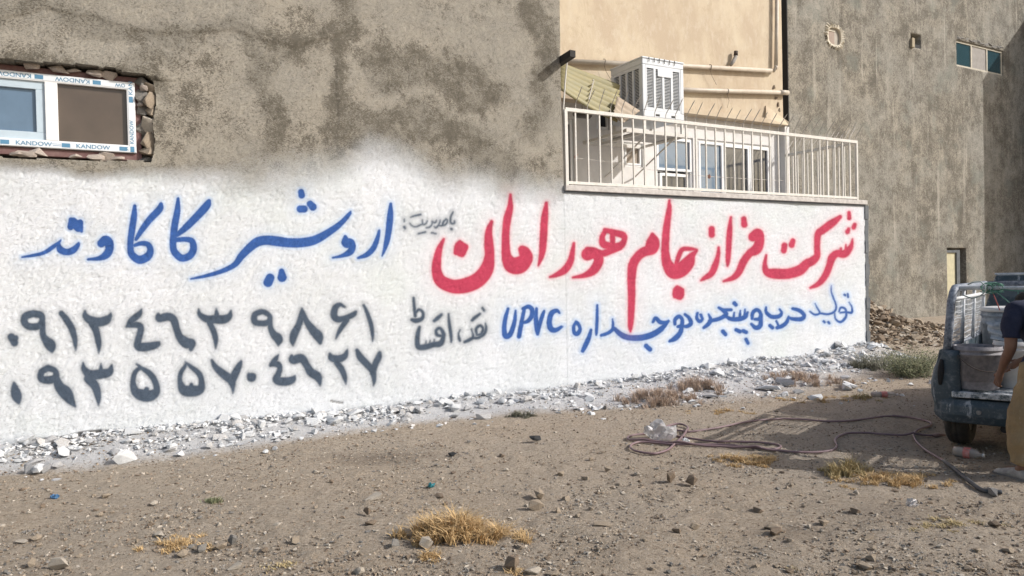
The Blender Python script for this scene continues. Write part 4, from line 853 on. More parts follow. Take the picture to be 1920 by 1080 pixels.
# sill, bumper and lower panel
m = TB(); m.tb(.10, BW-.10, -.07, .06, .485, .535); m.build('tail_sill', M_SILL, tk, bevel=.008)
m = TB(); vs = []; 
pr = [(-.05, .47), (-.085, .42), (-.09, .34), (-.06, .27), (.04, .25), (.04, .47)]; aas = [-.055, .02, .12, BW-.12, BW-.02, BW+.055]; off = [.14, .035, 0, 0, .035, .14]
for a, of in zip(aas, off):
    for (b, c) in pr: vs.append(TW(a, b+of*(1 if b < 0 else .9), c+(.03 if of > .1 and c < .3 else 0)))
n = len(pr); m.add(vs, [(i*n+k, i*n+(k+1) % n, (i+1)*n+(k+1) % n, (i+1)*n+k) for i in range(5) for k in range(n)]+[tuple(range(n)), tuple(5*n+k for k in range(n))])
fix_normals(m.build('rear_bumper', M_TRK, tk, bevel=.01))
m = TB(); m.tube([TW(.30, -.10, .375), TW(.30, -.085, .375)], [.018, .022], 10); m.build('lock_button', M_RIM, tk)
m = TB(); m.tb(.2, BW-.2, .05, BL, .28, .50); m.tb(.35, .43, .0, 3.6, .26, .36); m.tb(BW-.43, BW-.35, 0, 3.6, .26, .36); m.tube([TW(.15, .43, .30), TW(BW-.15, .43, .30)], .05, 8); m.tube([TW(.47, .08, .25), TW(.47, -.02, .24)], .03, 10)
u_ = m.build('underbody', M_UNDER, tk); u_['kind'] = 'stuff'
def wheel(a, b):
    c = Vector(TW(a, b, .29)); M = Matrix((TR, TF, (0, 0, 1))).transposed() @ Matrix.Rotation(math.pi/2, 3, 'Y')
    m = MB(); m.lathe(c, [(.17, -.085), (.25, -.095), (.282, -.075), (.292, -.04), (.284, -.034), (.292, -.028), (.294, .0), (.284, .004), (.292, .01), (.292, .04), (.284, .046), (.282, .075), (.25, .095), (.17, .085), (.17, -.085)], 36, M)
    ty = m.build('wheel', M_RUB, tk, True)
    m = MB(); m.lathe(c, [(0, -.05), (.06, -.055), (.07, -.03), (.15, -.03), (.172, -.08), (.172, .08), (.15, .03), (0, .03)], 24, M); m.build('rim', M_RIM, ty, True)
for a, b in ((.09, .43), (BW-.09, .43), (.10, 3.15), (BW-.10, 3.15)): wheel(a, b)
# cab
m = TB(); Z1, ZR = .92, 1.50
lo = [(.0, 1.93), (BW, 1.93), (BW, 3.0), (.0, 3.0)]; 
m.hexa([TW(a, b, .32) for a, b in ((0, 1.93), (BW, 1.93), (BW, 4.2), (0, 4.2))]+[TW(a, b, c) for a, b, c in ((.0, 1.93, Z1), (BW, 1.93, Z1), (BW-.05, 4.15, .86), (.05, 4.15, .86))])
m.hexa([TW(a, b, Z1+.002) for a, b in ((.02, 1.95), (BW-.02, 1.95), (BW-.03, 3.3), (.03, 3.3))]+[TW(a, b, ZR) for a, b in ((.17, 2.06), (BW-.17, 2.06), (BW-.18, 2.85), (.18, 2.85))])
m.build('cab', M_TRK, tk, bevel=.02)
MB().add([TW(.16, 1.985, Z1+.08), TW(BW-.16, 1.985, Z1+.08), TW(BW-.24, 2.035, ZR-.07), TW(.24, 2.035, ZR-.07), TW(.16, 1.995, Z1+.08), TW(BW-.16, 1.995, Z1+.08), TW(BW-.24, 2.045, ZR-.07), TW(.24, 2.045, ZR-.07)], [(0, 1, 2, 3), (7, 6, 5, 4), (0, 4, 5, 1), (1, 5, 6, 2), (2, 6, 7, 3), (3, 7, 4, 0)]).build('rear_window', M_GDARK, tk)
m = TB(); m.tube([TW(.17, 2.04, ZR+.012), TW(BW-.17, 2.04, ZR+.012)], .012, 6); m.build('roof_gutter', M_CAGE, tk)
# cargo cage: hoop, rails, posts, mesh
def cage_side(A):
    m = TB(); top = 1.41
    m.tube([TW(A(.055), .03, .86), TW(A(.075), .035, 1.1), TW(A(.09), .045, 1.30), TW(A(.10), .075, 1.375), TW(A(.105), .14, top), TW(A(.105), .5, top), TW(A(.105), BL, top)], .034, 10)
    fr = m.build('cage_frame', M_DCAGE, tk, True)
    m = TB(); m.tube([TW(A(.10), .07, 1.315), TW(A(.105), BL, 1.315)], .018, 8); m.build('cage_rail', simple('white_tube', (.66, .68, .70), .5, var=.1), fr, True)
    m = TB(); m.tube([TW(A(.06), .05, .895), TW(A(.06), BL, .895)], .016, 8); m.build('cage_rail', M_DCAGE, fr, True)
    for bb in (.60, 1.2, 1.8): m = TB(); m.tube([TW(A(.08), bb, .89), TW(A(.10), bb, 1.40)], .016, 8); m.build('cage_post', M_CAGE, fr, True)
    m = TB(); nb_ = 44
    for i in range(nb_): b = .07+i*(BL-.1)/nb_; m.tube([TW(A(.065), b, .90), TW(A(.10), b, 1.31)], .0022, 3)
    for j in range(9): z = .93+j*.045; m.tube([TW(A(.065+.035*(z-.9)/.41), .06, z), TW(A(.065+.035*(z-.9)/.41), BL, z)], .0022, 3)
    o = m.build('mesh_wires', M_CAGE, fr); o['kind'] = 'stuff'
    for j in range(8):
        z = .925+j*.052; m = TB(); m.tube([TW(A(.062+.035*(z-.9)/.41), .06+.1*k, z+.006*math.sin(k*1.3+j)) for k in range(int(BL*10))], .0045, 5); m.build('mesh_rod', M_CAGE, fr)
cage_side(lambda a: a); cage_side(lambda a: BW-a)
m = TB(); m.tube([TW(.105, .14, 1.41), TW(BW-.105, .14, 1.405)], .016, 8); m.build('cage_crossbar', M_CAGE, tk, True)
m = TB(); m.tube([TW(.105, BL, 1.41), TW(BW-.105, BL, 1.41)], .03, 8); m.build('cage_crossbar', M_DCAGE, tk, True)
# goods in the bed
M_BK = simple('paint_crusted_plastic', (.29, .28, .30), .7, var=.2, scale=18, c2=(.15, .145, .165), bump=.004); M_BK2 = simple('paint_crusted_drum', (.42, .47, .52), .6, var=.2, scale=10, c2=(.12, .16, .22)); M_WPL = simple('white_plastic', (.66, .66, .66), .45, var=.08)
def bucket(a, b, r0, r1, h, label, mat, lid=None, handle=True, z=.552):
    x, y, zz = TW(a, b, z); t_ = thing('paint_bucket', (x, y, zz), label, 'bucket'); m = MB()
    m.lathe((x, y, zz), [(0, 0), (r0*.97, 0), (r0, .01), (r1*.97, h*.80), (r1*1.02, h*.80), (r1*1.02, h*.84), (r1*.985, h*.84), (r1*.985, h*.90), (r1*1.03, h*.905), (r1*1.03, h*.93), (r1, h*.94), (r1, h), (r1*.95, h), (r1*.93, h*.2), (0, h*.15)], 36)
    m.build('bucket_body', mat, t_, True)
    if handle:
        c = Vector((x, y, zz+h*.88)); m = MB(); th = np.linspace(0, math.pi, 14)
        d = (TR*.8+TF*.6).normalized(); d = Vector((1, -.2, 0)).normalized(); q = Vector((-.2, -1, 0)).normalized()
        m.tube([c+d*(r1*1.03*math.cos(a_))+q*(r1*.55*math.sin(a_)+r1*.72*math.sin(a_)**.6)+Vector((0, 0, -h*.42*math.sin(a_))) for a_ in th], .004, 5); m.build('handle', M_WIRE, t_, True)
    if lid:
        m = MB(); m.lathe((x, y, zz+h), [(0, .012), (r1*.9, .018), (r1*1.06, .012), (r1*1.07, -.02), (r1*1.04, -.02)], 30); m.build('lid', lid, t_, True)
    return t_
bucket(.27, .12, .155, .182, .365, 'large grey plastic paint bucket with wire handle on the tail of the pickup', M_BK)
bucket(.45, .60, .20, .215, .66, 'pale blue-grey paint drum with a white rim behind the grey bucket', M_BK2, M_WPL, False)
bucket(.52, .33, .14, .165, .40, 'white plastic bucket squeezed between the grey bucket and the man', M_WPL, None, False)
x, y, z = TW(.52, .45, 1.0)
bg = thing('paint_rag', TW(.4, .42, 1.16), 'crumpled white plastic sheet lying over the pale drum in the pickup', 'plastic sheet')
def cloth(name, corners, mat, parent, seed, amp=.03, n=14):
    A, B, C, D = map(Vector, corners); nv = (B-A).cross(D-A).normalized(); m = MB(); vs = []
    for i in range(n+1):
        for j in range(n+1):
            a, b = i/n, j/n; p = A*(1-a)*(1-b)+B*a*(1-b)+C*a*b+D*(1-a)*b
            w_ = float(fbm(np.array([a*5+seed]), np.array([b*5]), seed, 3)[0])-.5
            vs.append(p+nv*w_*amp*3+Vector((w_, -w_, 0))*amp*.5)
    m.add(vs, [(i*(n+1)+j, (i+1)*(n+1)+j, (i+1)*(n+1)+j+1, i*(n+1)+j+1) for i in range(n) for j in range(n)])
    o = m.build(name, mat, parent, False); s_ = o.modifiers.new('t', 'SOLIDIFY'); s_.thickness = .003; return o
cloth('sheet', [TW(.30, .37, 1.10), TW(.62, .36, 1.12), TW(.66, .38, .90), TW(.34, .36, .96)], simple('milky_plastic', (.58, .60, .62), .4, var=.2, scale=14, c2=(.22, .27, .33)), bg, 5, .03)
tp = thing('tarp_bundle', TW(1.0, 1.2, .56), 'dusty grey tarpaulin bundle heaped in the bed behind the drum', 'tarpaulin')
o = MB(); r = random.Random(9); nn = 20; vs = []
for i in range(nn+1):
    for j in range(nn+1):
        a, b = i/nn, j/nn; q = math.sin(a*math.pi)**.5*math.sin(b*math.pi)**.5
        vs.append(TW(.16+1.28*a, .85+.95*b, .56+q*(.40+.16*float(fbm(np.array([a*5]), np.array([b*5]), 6, 3)[0]))))
o.add(vs, [(i*(nn+1)+j, (i+1)*(nn+1)+j, (i+1)*(nn+1)+j+1, i*(nn+1)+j+1) for i in range(nn) for j in range(nn)]); o.build('tarpaulin', simple('grey_tarp', (.16, .165, .18), .8, var=.2, scale=6), tp)
hb = thing('black_bottle', TW(.30, .55, .60), 'dark narrow spray can standing inside the cage mesh', 'bottle')
MB().lathe(TW(.33, .72, .89), [(0, 0), (.035, .0), (.04, .02), (.04, .14), (.018, .2), (.014, .27), (0, .28)], 14).build('bottle_body', M_UNDER, hb, True)
MB().lathe(TW(.33, .72, .56), [(0, 0), (.05, .0), (.05, .325), (0, .33)], 12).build('bottle_base', M_UNDER, hb, True)
# green rope tangled on the cage rail
M_ROPE = simple('green_rope', (.13, .30, .23), .8, var=.2, scale=40); M_PROPE = simple('pale_rope', (.48, .55, .52), .8)
rp = thing('rope_tangle', TW(.30, .14, 1.40), 'tangled green rope knotted round the top bar of the pickup cage', 'rope')
r = random.Random(21); m = MB()
for k in range(8):
    c = Vector(TW(.34+r.uniform(-.04, .06), .14, 1.41)); pts = []
    ph = r.uniform(0, 6); R1 = r.uniform(.03, .06)
    for i in range(18): a = i/17*math.pi*2*r.uniform(.9, 1.05); pts.append(c+TR*(R1*math.cos(a+ph)+.002*i)+Vector((0, 0, 1))*(R1*.8*math.sin(a+ph))+TF*(.03*math.sin(a*1.5+k)))
    m.tube(pts, .0045, 5)
m.build('knot', M_ROPE, rp, True)['kind'] = 'stuff'
m = MB(); m.tube([Vector(TW(.40, .12, 1.39)), Vector(TW(.46, .10, 1.33)), Vector(TW(.52, .10, 1.27)), Vector(TW(.55, .11, 1.25))], .005, 5); m.tube([Vector(TW(.44, .12, 1.40)), Vector(TW(.55, .12, 1.385)), Vector(TW(.8, .12, 1.38)), Vector(TW(1.2, .12, 1.385))], .005, 5); m.tube([Vector(TW(.56, .12, 1.39)), Vector(TW(.57, .12, 1.30)), Vector(TW(.56, .13, 1.20))], .004, 5)
m.build('rope_end', M_ROPE, rp, True)
m = MB(); m.tube([Vector(TW(*q)) for q in ((.16, .13, 1.35), (.24, .10, 1.32), (.30, .09, 1.345), (.335, .09, 1.38), (.335, .10, 1.43), (.30, .11, 1.465), (.24, .13, 1.46), (.2, .14, 1.44))], .006, 6); m.build('pale_loop', M_PROPE, rp, True)
m = MB(); m.tube([Vector(TW(.38, .13, 1.38)), Vector(TW(.43, .15, 1.22))], .004, 5); m.build('red_cord', simple('red_cord', (.40, .10, .09), .8), rp, True)

# ================================================================ THE MAN
PP = Vector((3.89, 5.47, 0)); PP.z = float(ground_z(PP.x, PP.y))
def PB(x, y, z):      # the upper body is bent over to the right, head lowered
    k = min(1, max(0, (z-.6)/.35)); d = min(1, max(0, (y-.3)/.12))*(z > 1.2)
    return (PP.x+x+.175*k+.04*d, PP.y+y, PP.z+z-.08*d)
def skin(name, verts, edges, radii, mat, parent, sub=2, root=0):
    me = bpy.data.meshes.new(name); me.from_pydata([PB(*v) for v in verts], edges, []); ob = bpy.data.objects.new(name, me); COL.objects.link(ob)
    ob.modifiers.new('skin', 'SKIN').use_smooth_shade = True
    for i, r_ in enumerate(radii):
        q = me.skin_vertices[0].data[i]; q.radius = r_ if isinstance(r_, tuple) else (r_, r_); q.use_root = (i == root)
    s_ = ob.modifiers.new('sub', 'SUBSURF'); s_.levels = sub; s_.render_levels = sub
    dg = bpy.context.evaluated_depsgraph_get(); dg.update(); new = bpy.data.meshes.new_from_object(ob.evaluated_get(dg)); bpy.data.objects.remove(ob)
    new.materials.clear(); new.materials.append(mat); o = bpy.data.objects.new(name, new); COL.objects.link(o); par(o, parent); return o
M_SKIN = simple('tanned_skin', (.20, .105, .070), .6, var=.1, scale=12); M_SHIRT = simple('navy_cotton', (.010, .015, .040), .9, var=.2, scale=7, c2=(.016, .022, .052), bump=.01, bscale=25)
t = NT('tan_work_trousers'); c = t.mix(t.ramp(t.noise(5, 6, .7), .35, .65), (.30, .215, .115), (.22, .155, .085)); c = t.mix(t.ramp(t.noise(18, 5, .7, stretch=(1, 1, .4)), .6, .75, 0, .5), c, (.50, .44, .36)); t.color(c).rough(.9); t.bump(t.noise(9, 4, .6), .03); M_TROU = t.m
M_HAIR = simple('dark_hair', (.012, .010, .009), .8, bump=.01, bscale=120); M_SHOE = simple('dusty_white_shoe', (.42, .40, .38), .8, var=.2, scale=20, c2=(.24, .22, .21))
man = thing('person', tuple(PP), 'person in navy t-shirt and tan trousers bending over the tail of the pickup', 'person')
V = []; E = []; RR = []; TG = {}; CUR = ['torso']
def chain(pts, start=None, tg=None):
    prev = start
    for i_, p in enumerate(pts):
        V.append(p[:3]); RR.append(p[3]); k = len(V)-1
        if prev is not None: E.append((prev, k)); TG[(prev, k)] = (tg[i_] if isinstance(tg, list) else tg) or 'torso'
        prev = k
    return prev
pel = chain([(0, 0, .84, .135)])
chest = chain([(0, .10, 1.00, .145), (0, .20, 1.14, .165)], pel); neckb = chain([(.01, .29, 1.25, .135)], chest)
chain([(.02, .36, 1.31, .058), (.03, .40, 1.335, .075), (.035, .46, 1.36, .088), (.035, .51, 1.345, .08), (.035, .55, 1.31, .055)], neckb, 'head')
def arm(sx, pts, hand_dir):
    w_ = chain(pts, neckb, ['torso', 'uarm', 'farm', 'farm', 'farm']); base = V[w_]; hd = Vector(hand_dir).normalized(); side = hd.cross(Vector((0, 1, 0))).normalized() if abs(hd.y) < .9 else Vector((1, 0, 0))
    palm = chain([(base[0]+hd.x*.045, base[1]+hd.y*.045, base[2]+hd.z*.045, .028), (base[0]+hd.x*.085, base[1]+hd.y*.085, base[2]+hd.z*.085, .030)], w_, 'hand')
    q = Vector(V[palm]); fw = Vector((0, 1, 0)); fwd = (fw-hd*fw.dot(hd)).normalized(); curl = side*(-sx)
    for k in range(4):
        o_ = fwd*(.028-.019*k); L = (.030, .034, .031, .024)[k]
        a = q+o_+hd*.018; b = a+hd*L; c_ = b+(hd*.75+curl*.6).normalized()*L*.8; d_ = c_+(hd*.3+curl).normalized()*L*.6
        chain([(*a, .0105), (*b, .0098), (*c_, .009), (*d_, .0075)], palm, 'hand')
    a = Vector(V[palm-1])+fwd*.030; b = a+(fwd*.6+hd*.6).normalized()*.035; c_ = b+(hd*.8+curl*.5).normalized()*.030
    chain([(*a, .012), (*b, .011), (*c_, .0085)], palm-1, 'hand')
arm(-1, [(-.17, .24, 1.235, .072), (-.235, .22, 1.12, .052), (-.245, .20, .965, .043), (-.20, .27, .87, .040), (-.145, .335, .775, .026)], (.35, .30, -.88))
arm(1, [(.19, .25, 1.235, .072), (.25, .28, 1.10, .052), (.26, .34, .97, .043), (.20, .44, .90, .036), (.14, .53, .83, .026)], (-.3, .6, -.6))
for sx, fx, fy in ((-1, -.13, .0), (1, .13, -.06)):
    chain([(sx*.095, .0, .76, .105), (sx*.12, .035, .46, .070), (fx, fy-.02, .12, .045), (fx-.01, fy+.0, .065, .045), (fx-.02, fy+.16, .03, .035)], pel, ['leg', 'leg', 'leg', 'foot', 'foot'])
BODY = skin('body', V, E, RR, M_SKIN, man)
# clothes: the body's own surface, pushed out and creased
def garment(name, keep, off, fold, mat, seed):
    me = BODY.data; co = np.empty(len(me.vertices)*3); me.vertices.foreach_get('co', co); co = co.reshape(-1, 3); no = np.empty(len(co)*3); me.vertices.foreach_get('normal', no); no = no.reshape(-1, 3)
    P = np.array([PB(*v) for v in V]); best = np.full(len(co), 9e9); lab = np.zeros(len(co), int); tt_ = np.zeros(len(co)); keys = list(TG)
    for i, (a_, b_) in enumerate(keys):
        ab = P[b_]-P[a_]; t_ = np.clip(((co-P[a_]) @ ab)/max(ab @ ab, 1e-9), 0, 1); d = np.linalg.norm(co-P[a_]-t_[:, None]*ab, axis=1)/(.03+RR[a_]*(1-t_)+RR[b_]*t_)
        m_ = d < best; best[m_] = d[m_]; lab[m_] = i; tt_[m_] = t_[m_]
    ok = np.array([keep(TG[keys[l]], co[i]-np.array(PP), tt_[i]) for i, l in enumerate(lab)])
    n1 = fbm(co[:, 0]*9+co[:, 1]*7, co[:, 2]*13, seed, 3)-.5; n2 = fbm(co[:, 0]*5+3, co[:, 2]*6+co[:, 1]*5, seed+1, 2)-.5
    o_ = off(co-np.array(PP)) if callable(off) else off
    nv = co+no*np.reshape(o_+fold*(n1*1.0+n2*1.4), (-1, 1) if not np.isscalar(o_) else (-1, 1)); idx = -np.ones(len(co), int); used_ = []; m = MB(); fs = []
    for p in me.polygons:
        vi = list(p.vertices)
        if all(ok[v_] for v_ in vi):
            for v_ in vi:
                if idx[v_] < 0: idx[v_] = len(used_); used_.append(v_)
            fs.append(tuple(int(idx[v_]) for v_ in vi))
    m.add([nv[v_] for v_ in used_], fs); o = m.build(name, mat, man, True); s_ = o.modifiers.new('cloth', 'SOLIDIFY'); s_.thickness = .006; s_.offset = -1; return o
garment('t_shirt', lambda tg, p, t_: (tg == 'torso' and p[2] > .775) or (tg == 'uarm') or (tg == 'leg' and p[2] > .775) or (tg == 'head' and p[1] < .335) or (tg == 'farm' and p[2] > 1.03), .022, .030, M_SHIRT, 301)
garment('trousers', lambda tg, p, t_: (tg in ('leg',) and p[2] > .065) or (tg == 'torso' and p[2] < .84), lambda P_: .024+.022*np.clip((.6-P_[:, 2])/.4, 0, 1), .035, M_TROU, 311)
def ellip(name, c, rx, ry, rz, mat, parent, rot=0, n=16):
    m = MB(); vs = []; c = Vector(c); Mr = Matrix.Rotation(rot, 3, 'Z')
    prof = [(math.sin(math.pi*k/12), -math.cos(math.pi*k/12)) for k in range(13)]
    m.lathe((0, 0, 0), prof, n); m.v = [tuple(c+Mr @ Vector((x*rx, y*ry, z*rz))) for x, y, z in m.v]
    return m.build(name, mat, parent, True)
ellip('hair', PB(.035, .455, 1.392), .092, .105, .078, M_HAIR, man); ellip('hair', PB(.033, .405, 1.358), .08, .06, .07, M_HAIR, man)
# face (turned down towards the bed), ears
ellip('nose', PB(.035, .585, 1.30), .014, .020, .022, M_SKIN, man); ellip('ear', PB(-.05, .47, 1.335), .010, .022, .030, M_SKIN, man); ellip('ear', PB(.12, .47, 1.335), .010, .022, .030, M_SKIN, man)
for sx in (-1, 1): ellip('eye', PB(.035+sx*.03, .565, 1.325), .011, .008, .007, M_WPL, man)
ellip('mouth', PB(.035, .575, 1.265), .022, .008, .007, simple('lip', (.26, .10, .08), .6), man)
for fx, fy, ro in ((-.15, .03, .22), (.14, -.03, -.1)):
    m = MB(); Mr = Matrix.Rotation(ro, 3, 'Z'); vs = []; L = [(-.10, .035, .075), (-.06, .042, .095), (.0, .042, .098), (.06, .046, .075), (.12, .050, .055), (.165, .044, .042), (.19, .02, .025)]
    for y_, w_, h_ in L:
        for k in range(12):
            a = 2*math.pi*k/12; p = Mr @ Vector((w_*math.cos(a), y_, 0)); vs.append(PB(fx+p.x, fy+p.y+.0, max(.004, h_*.5+h_*.5*math.sin(a))))
    m.add(vs, [(i*12+k, i*12+(k+1) % 12, (i+1)*12+(k+1) % 12, (i+1)*12+k) for i in range(len(L)-1) for k in range(12)]+[tuple(range(12))[::-1], tuple(6*12+k for k in range(12))])
    sh = fix_normals(m.build('shoe', M_SHOE, man, True))
    m = MB(); vs = []
    for zc in (.0, .02):
        for y_, w_ in ((-.108, .03), (-.06, .046), (.06, .05), (.13, .053), (.18, .04), (.2, .0)):
            for sg in (-1, 1): p = Mr @ Vector((w_*sg, y_, 0)); vs.append(PB(fx+p.x, fy+p.y, zc))
    fs = []
    for i in range(5): fs += [(2*i, 2*i+2, 2*i+3, 2*i+1), (12+2*i, 12+2*i+1, 12+2*i+3, 12+2*i+2), (2*i, 12+2*i, 12+2*i+2, 2*i+2), (2*i+1, 2*i+3, 12+2*i+3, 12+2*i+1)]
    m.add(vs, fs+[(0, 1, 13, 12)]); fix_normals(m.build('sole', simple('grey_sole', (.20, .19, .18), .9), sh))

# ================================================================ HOSE AND LITTER
HP = [(1879,928),(1858,927),(1837,922),(1805,897),(1782,878),(1759,862),(1735,847),(1718,831),(1714,817),(1724,808),(1743,802),(1745,796),(1728,790),(1689,784),(1658,784),(1634,787),(1595,792),(1549,793),(1494,789),(1455,789),(1401,794),(1358,803),(1330,808),(1292,813),(1278,811),(1252,809),(1245,806),(1258,800),(1275,798),(1288,803),(1289,811),(1278,824),(1264,837),(1252,847),(1230,854),(1205,852),(1187,847),(1182,840),(1191,834),(1207,832),(1250,836),(1300,837),(1365,838),(1400,842),(1440,846),(1460,844),(1462,839),(1435,834),(1390,832),(1337,831),(1292,825),(1250,818),(1222,816),(1190,819),(1177,824),(1187,829),(1247,834),(1309,839),(1393,843),(1449,848),(1506,852),(1542,851),(1562,847),(1569,840),(1566,828),(1579,819),(1604,815),(1680,819),(1712,819),(1750,820)]
hp = smooth([(x, y, 1) for x, y in HP], 5)
pts = [Vector(PG(x, y)) for x, y, _ in hp]; pts = [Vector((p.x, p.y, float(ground_z(p.x, p.y))+.018)) for p in pts]
for i in range(len(pts)):      # strands that cross are lifted over each other
    for j in range(0, i-8):
        if (pts[i].xy-pts[j].xy).length < .022: pts[i].z = max(pts[i].z, pts[j].z+.022)
for _ in range(2): pts = [pts[0]]+[Vector((p.x, p.y, max(p.z, (a.z+b.z)/2))) for a, p, b in zip(pts, pts[1:], pts[2:])]+[pts[-1]]
M_HOSE = simple('maroon_hose', (.165, .105, .115), .5, var=.2, scale=3, c2=(.24, .165, .17)); M_HOSE2 = simple('dark_hose_sleeve', (.06, .065, .075), .6, var=.2)
ho = thing('air_hose', tuple(pts[0]), 'long dusty maroon air hose looped across the dirt towards the pickup', 'hose')
MB().tube(pts, .0105, 8).build('hose', M_HOSE, ho, True)
MB().tube([p+Vector((0, 0, .001)) for p in pts[:24]], [.016]*20+[.0155, .015, .0135, .0115], 8).build('sleeve', M_HOSE2, ho, True)
MB().tube([pts[-1], pts[-1]+Vector((.05, .005, 0)), pts[-1]+Vector((.12, .01, 0))], [.017, .019, .008], 10).build('coupling', simple('pinkish_fitting', (.34, .22, .20), .5), ho, True)
def lump(name, px, py, sx, sy, sz, mat, label, cat, key=1, lift=.3, rz=None, group=None, yaw=None):
    o = stone_obj(name, key, mat); x, y, z = PG(px, py); o.location = (x, y, z+sz*lift); o.scale = (sx, sy, sz); o.rotation_euler = (0, 0, (key*1.3) % 3 if rz is None else rz); return tag(o, label, cat, group)
lump('mud_clod', 1860, 927, .22, .12, .07, simple('grey_crust', (.22, .21, .20), .9, var=.2, scale=20), 'grey cement-crusted clod at the end of the hose by the shoe', 'clod', 31)
M_CLR = NT('cloudy_plastic'); M_CLR.color((.55, .50, .46)).rough(.25); M_CLR.b.inputs['Transmission Weight'].default_value = .45; M_CLR = M_CLR.m
M_REDL = simple('red_label', (.52, .12, .10), .5, var=.15, scale=20, c2=(.62, .35, .32))
def bottle(px, py, L, ang, label, r=.045, tilt=0):
    x, y, z = PG(px, py); bt = thing('crushed_bottle', (x, y, z), label, 'bottle'); c = Vector((x, y, z+r*.85)); d = Vector((math.cos(ang), math.sin(ang), 0))
    rr = [(-.5, .5), (-.47, .85), (-.3, 1), (-.1, .93), (.05, 1.02), (.2, .95), (.33, .7), (.42, .34), (.5, .33)]
    m = MB(); m.tube([c+d*L*a for a, _ in rr], [r*b for _, b in rr], 14); m.v = [(x_+.006*math.sin(z_*300), y_, z_) for x_, y_, z_ in m.v]; m.build('bottle_shell', M_CLR, bt, True)
    m = MB(); m.tube([c+d*L*a for a in (-.12, 0, .12)], r*1.05, 14, False); m.build('bottle_label', M_REDL, bt, True)
    m = MB(); m.tube([c+d*L*.5, c+d*L*.56], r*.36, 10); m.build('bottle_cap', M_WPL, bt, True)
bottle(1815, 858, .22, -.9, 'crushed clear plastic bottle with red band beside the rear tyre'); bottle(1657, 745, .30, -.1, 'crushed bottle with red label lying near the wall rubble', .04)
def film(name, px, py, w_, seed, label, cat, mat):
    x, y, z = PG(px, py); r = random.Random(seed); bm = bmesh.new(); bmesh.ops.create_icosphere(bm, subdivisions=3, radius=1)
    for v in bm.verts:
        n_ = float(fbm(np.array([v.co.x*2.2+seed+9]), np.array([v.co.y*2.2+v.co.z*1.7+9]), seed, 3)[0]); v.co = Vector((v.co.x*w_*.5, v.co.y*w_*.4, (v.co.z+.9)*w_*.33))*(.35+1.3*n_)
    me = bpy.data.meshes.new(name); bm.to_mesh(me); bm.free(); me.materials.append(mat); o = bpy.data.objects.new(name, me); COL.objects.link(o); o.location = (x, y, z); return tag(o, label, cat)
t = NT('thin_bag_film'); t.color((.72, .70, .70)).rough(.3); t.b.inputs['Transmission Weight'].default_value = .55; M_FILM = t.m
film('plastic_bag', 1240, 826, .26, 3, 'crumpled translucent plastic bag caught in the hose loops', 'plastic bag', M_FILM)
film('paper_scrap', 1286, 831, .07, 5, 'small white crumpled scrap beside the hose crossing', 'paper', M_WPL)
film('plastic_bag', 1709, 951, .075, 8, 'pale torn plastic scrap on the dirt right of the dry grass', 'plastic bag', M_FILM)
M_BLUEP = simple('blue_litter', (.06, .16, .32), .5); M_TEAL = simple('teal_litter', (.03, .22, .26), .5); M_DK = simple('dark_foam', (.06, .062, .065), .9, bump=.01)
film('blue_scrap', 103, 936, .055, 11, 'small blue plastic scrap on the dirt near the left rubble', 'litter', M_BLUEP)
film('teal_cap', 808, 914, .06, 12, 'small teal bottle cap lying on bare dirt', 'litter', M_TEAL)
lump('dark_lump', 1004, 829, .15, .12, .11, M_DK, 'dark grey foam lump standing alone on the dirt', 'lump', 7, .42)
lump('dark_lump', 848, 856, .10, .08, .06, M_DK, 'small dark grey lump among pale chips on the dirt', 'lump', 9, .4)
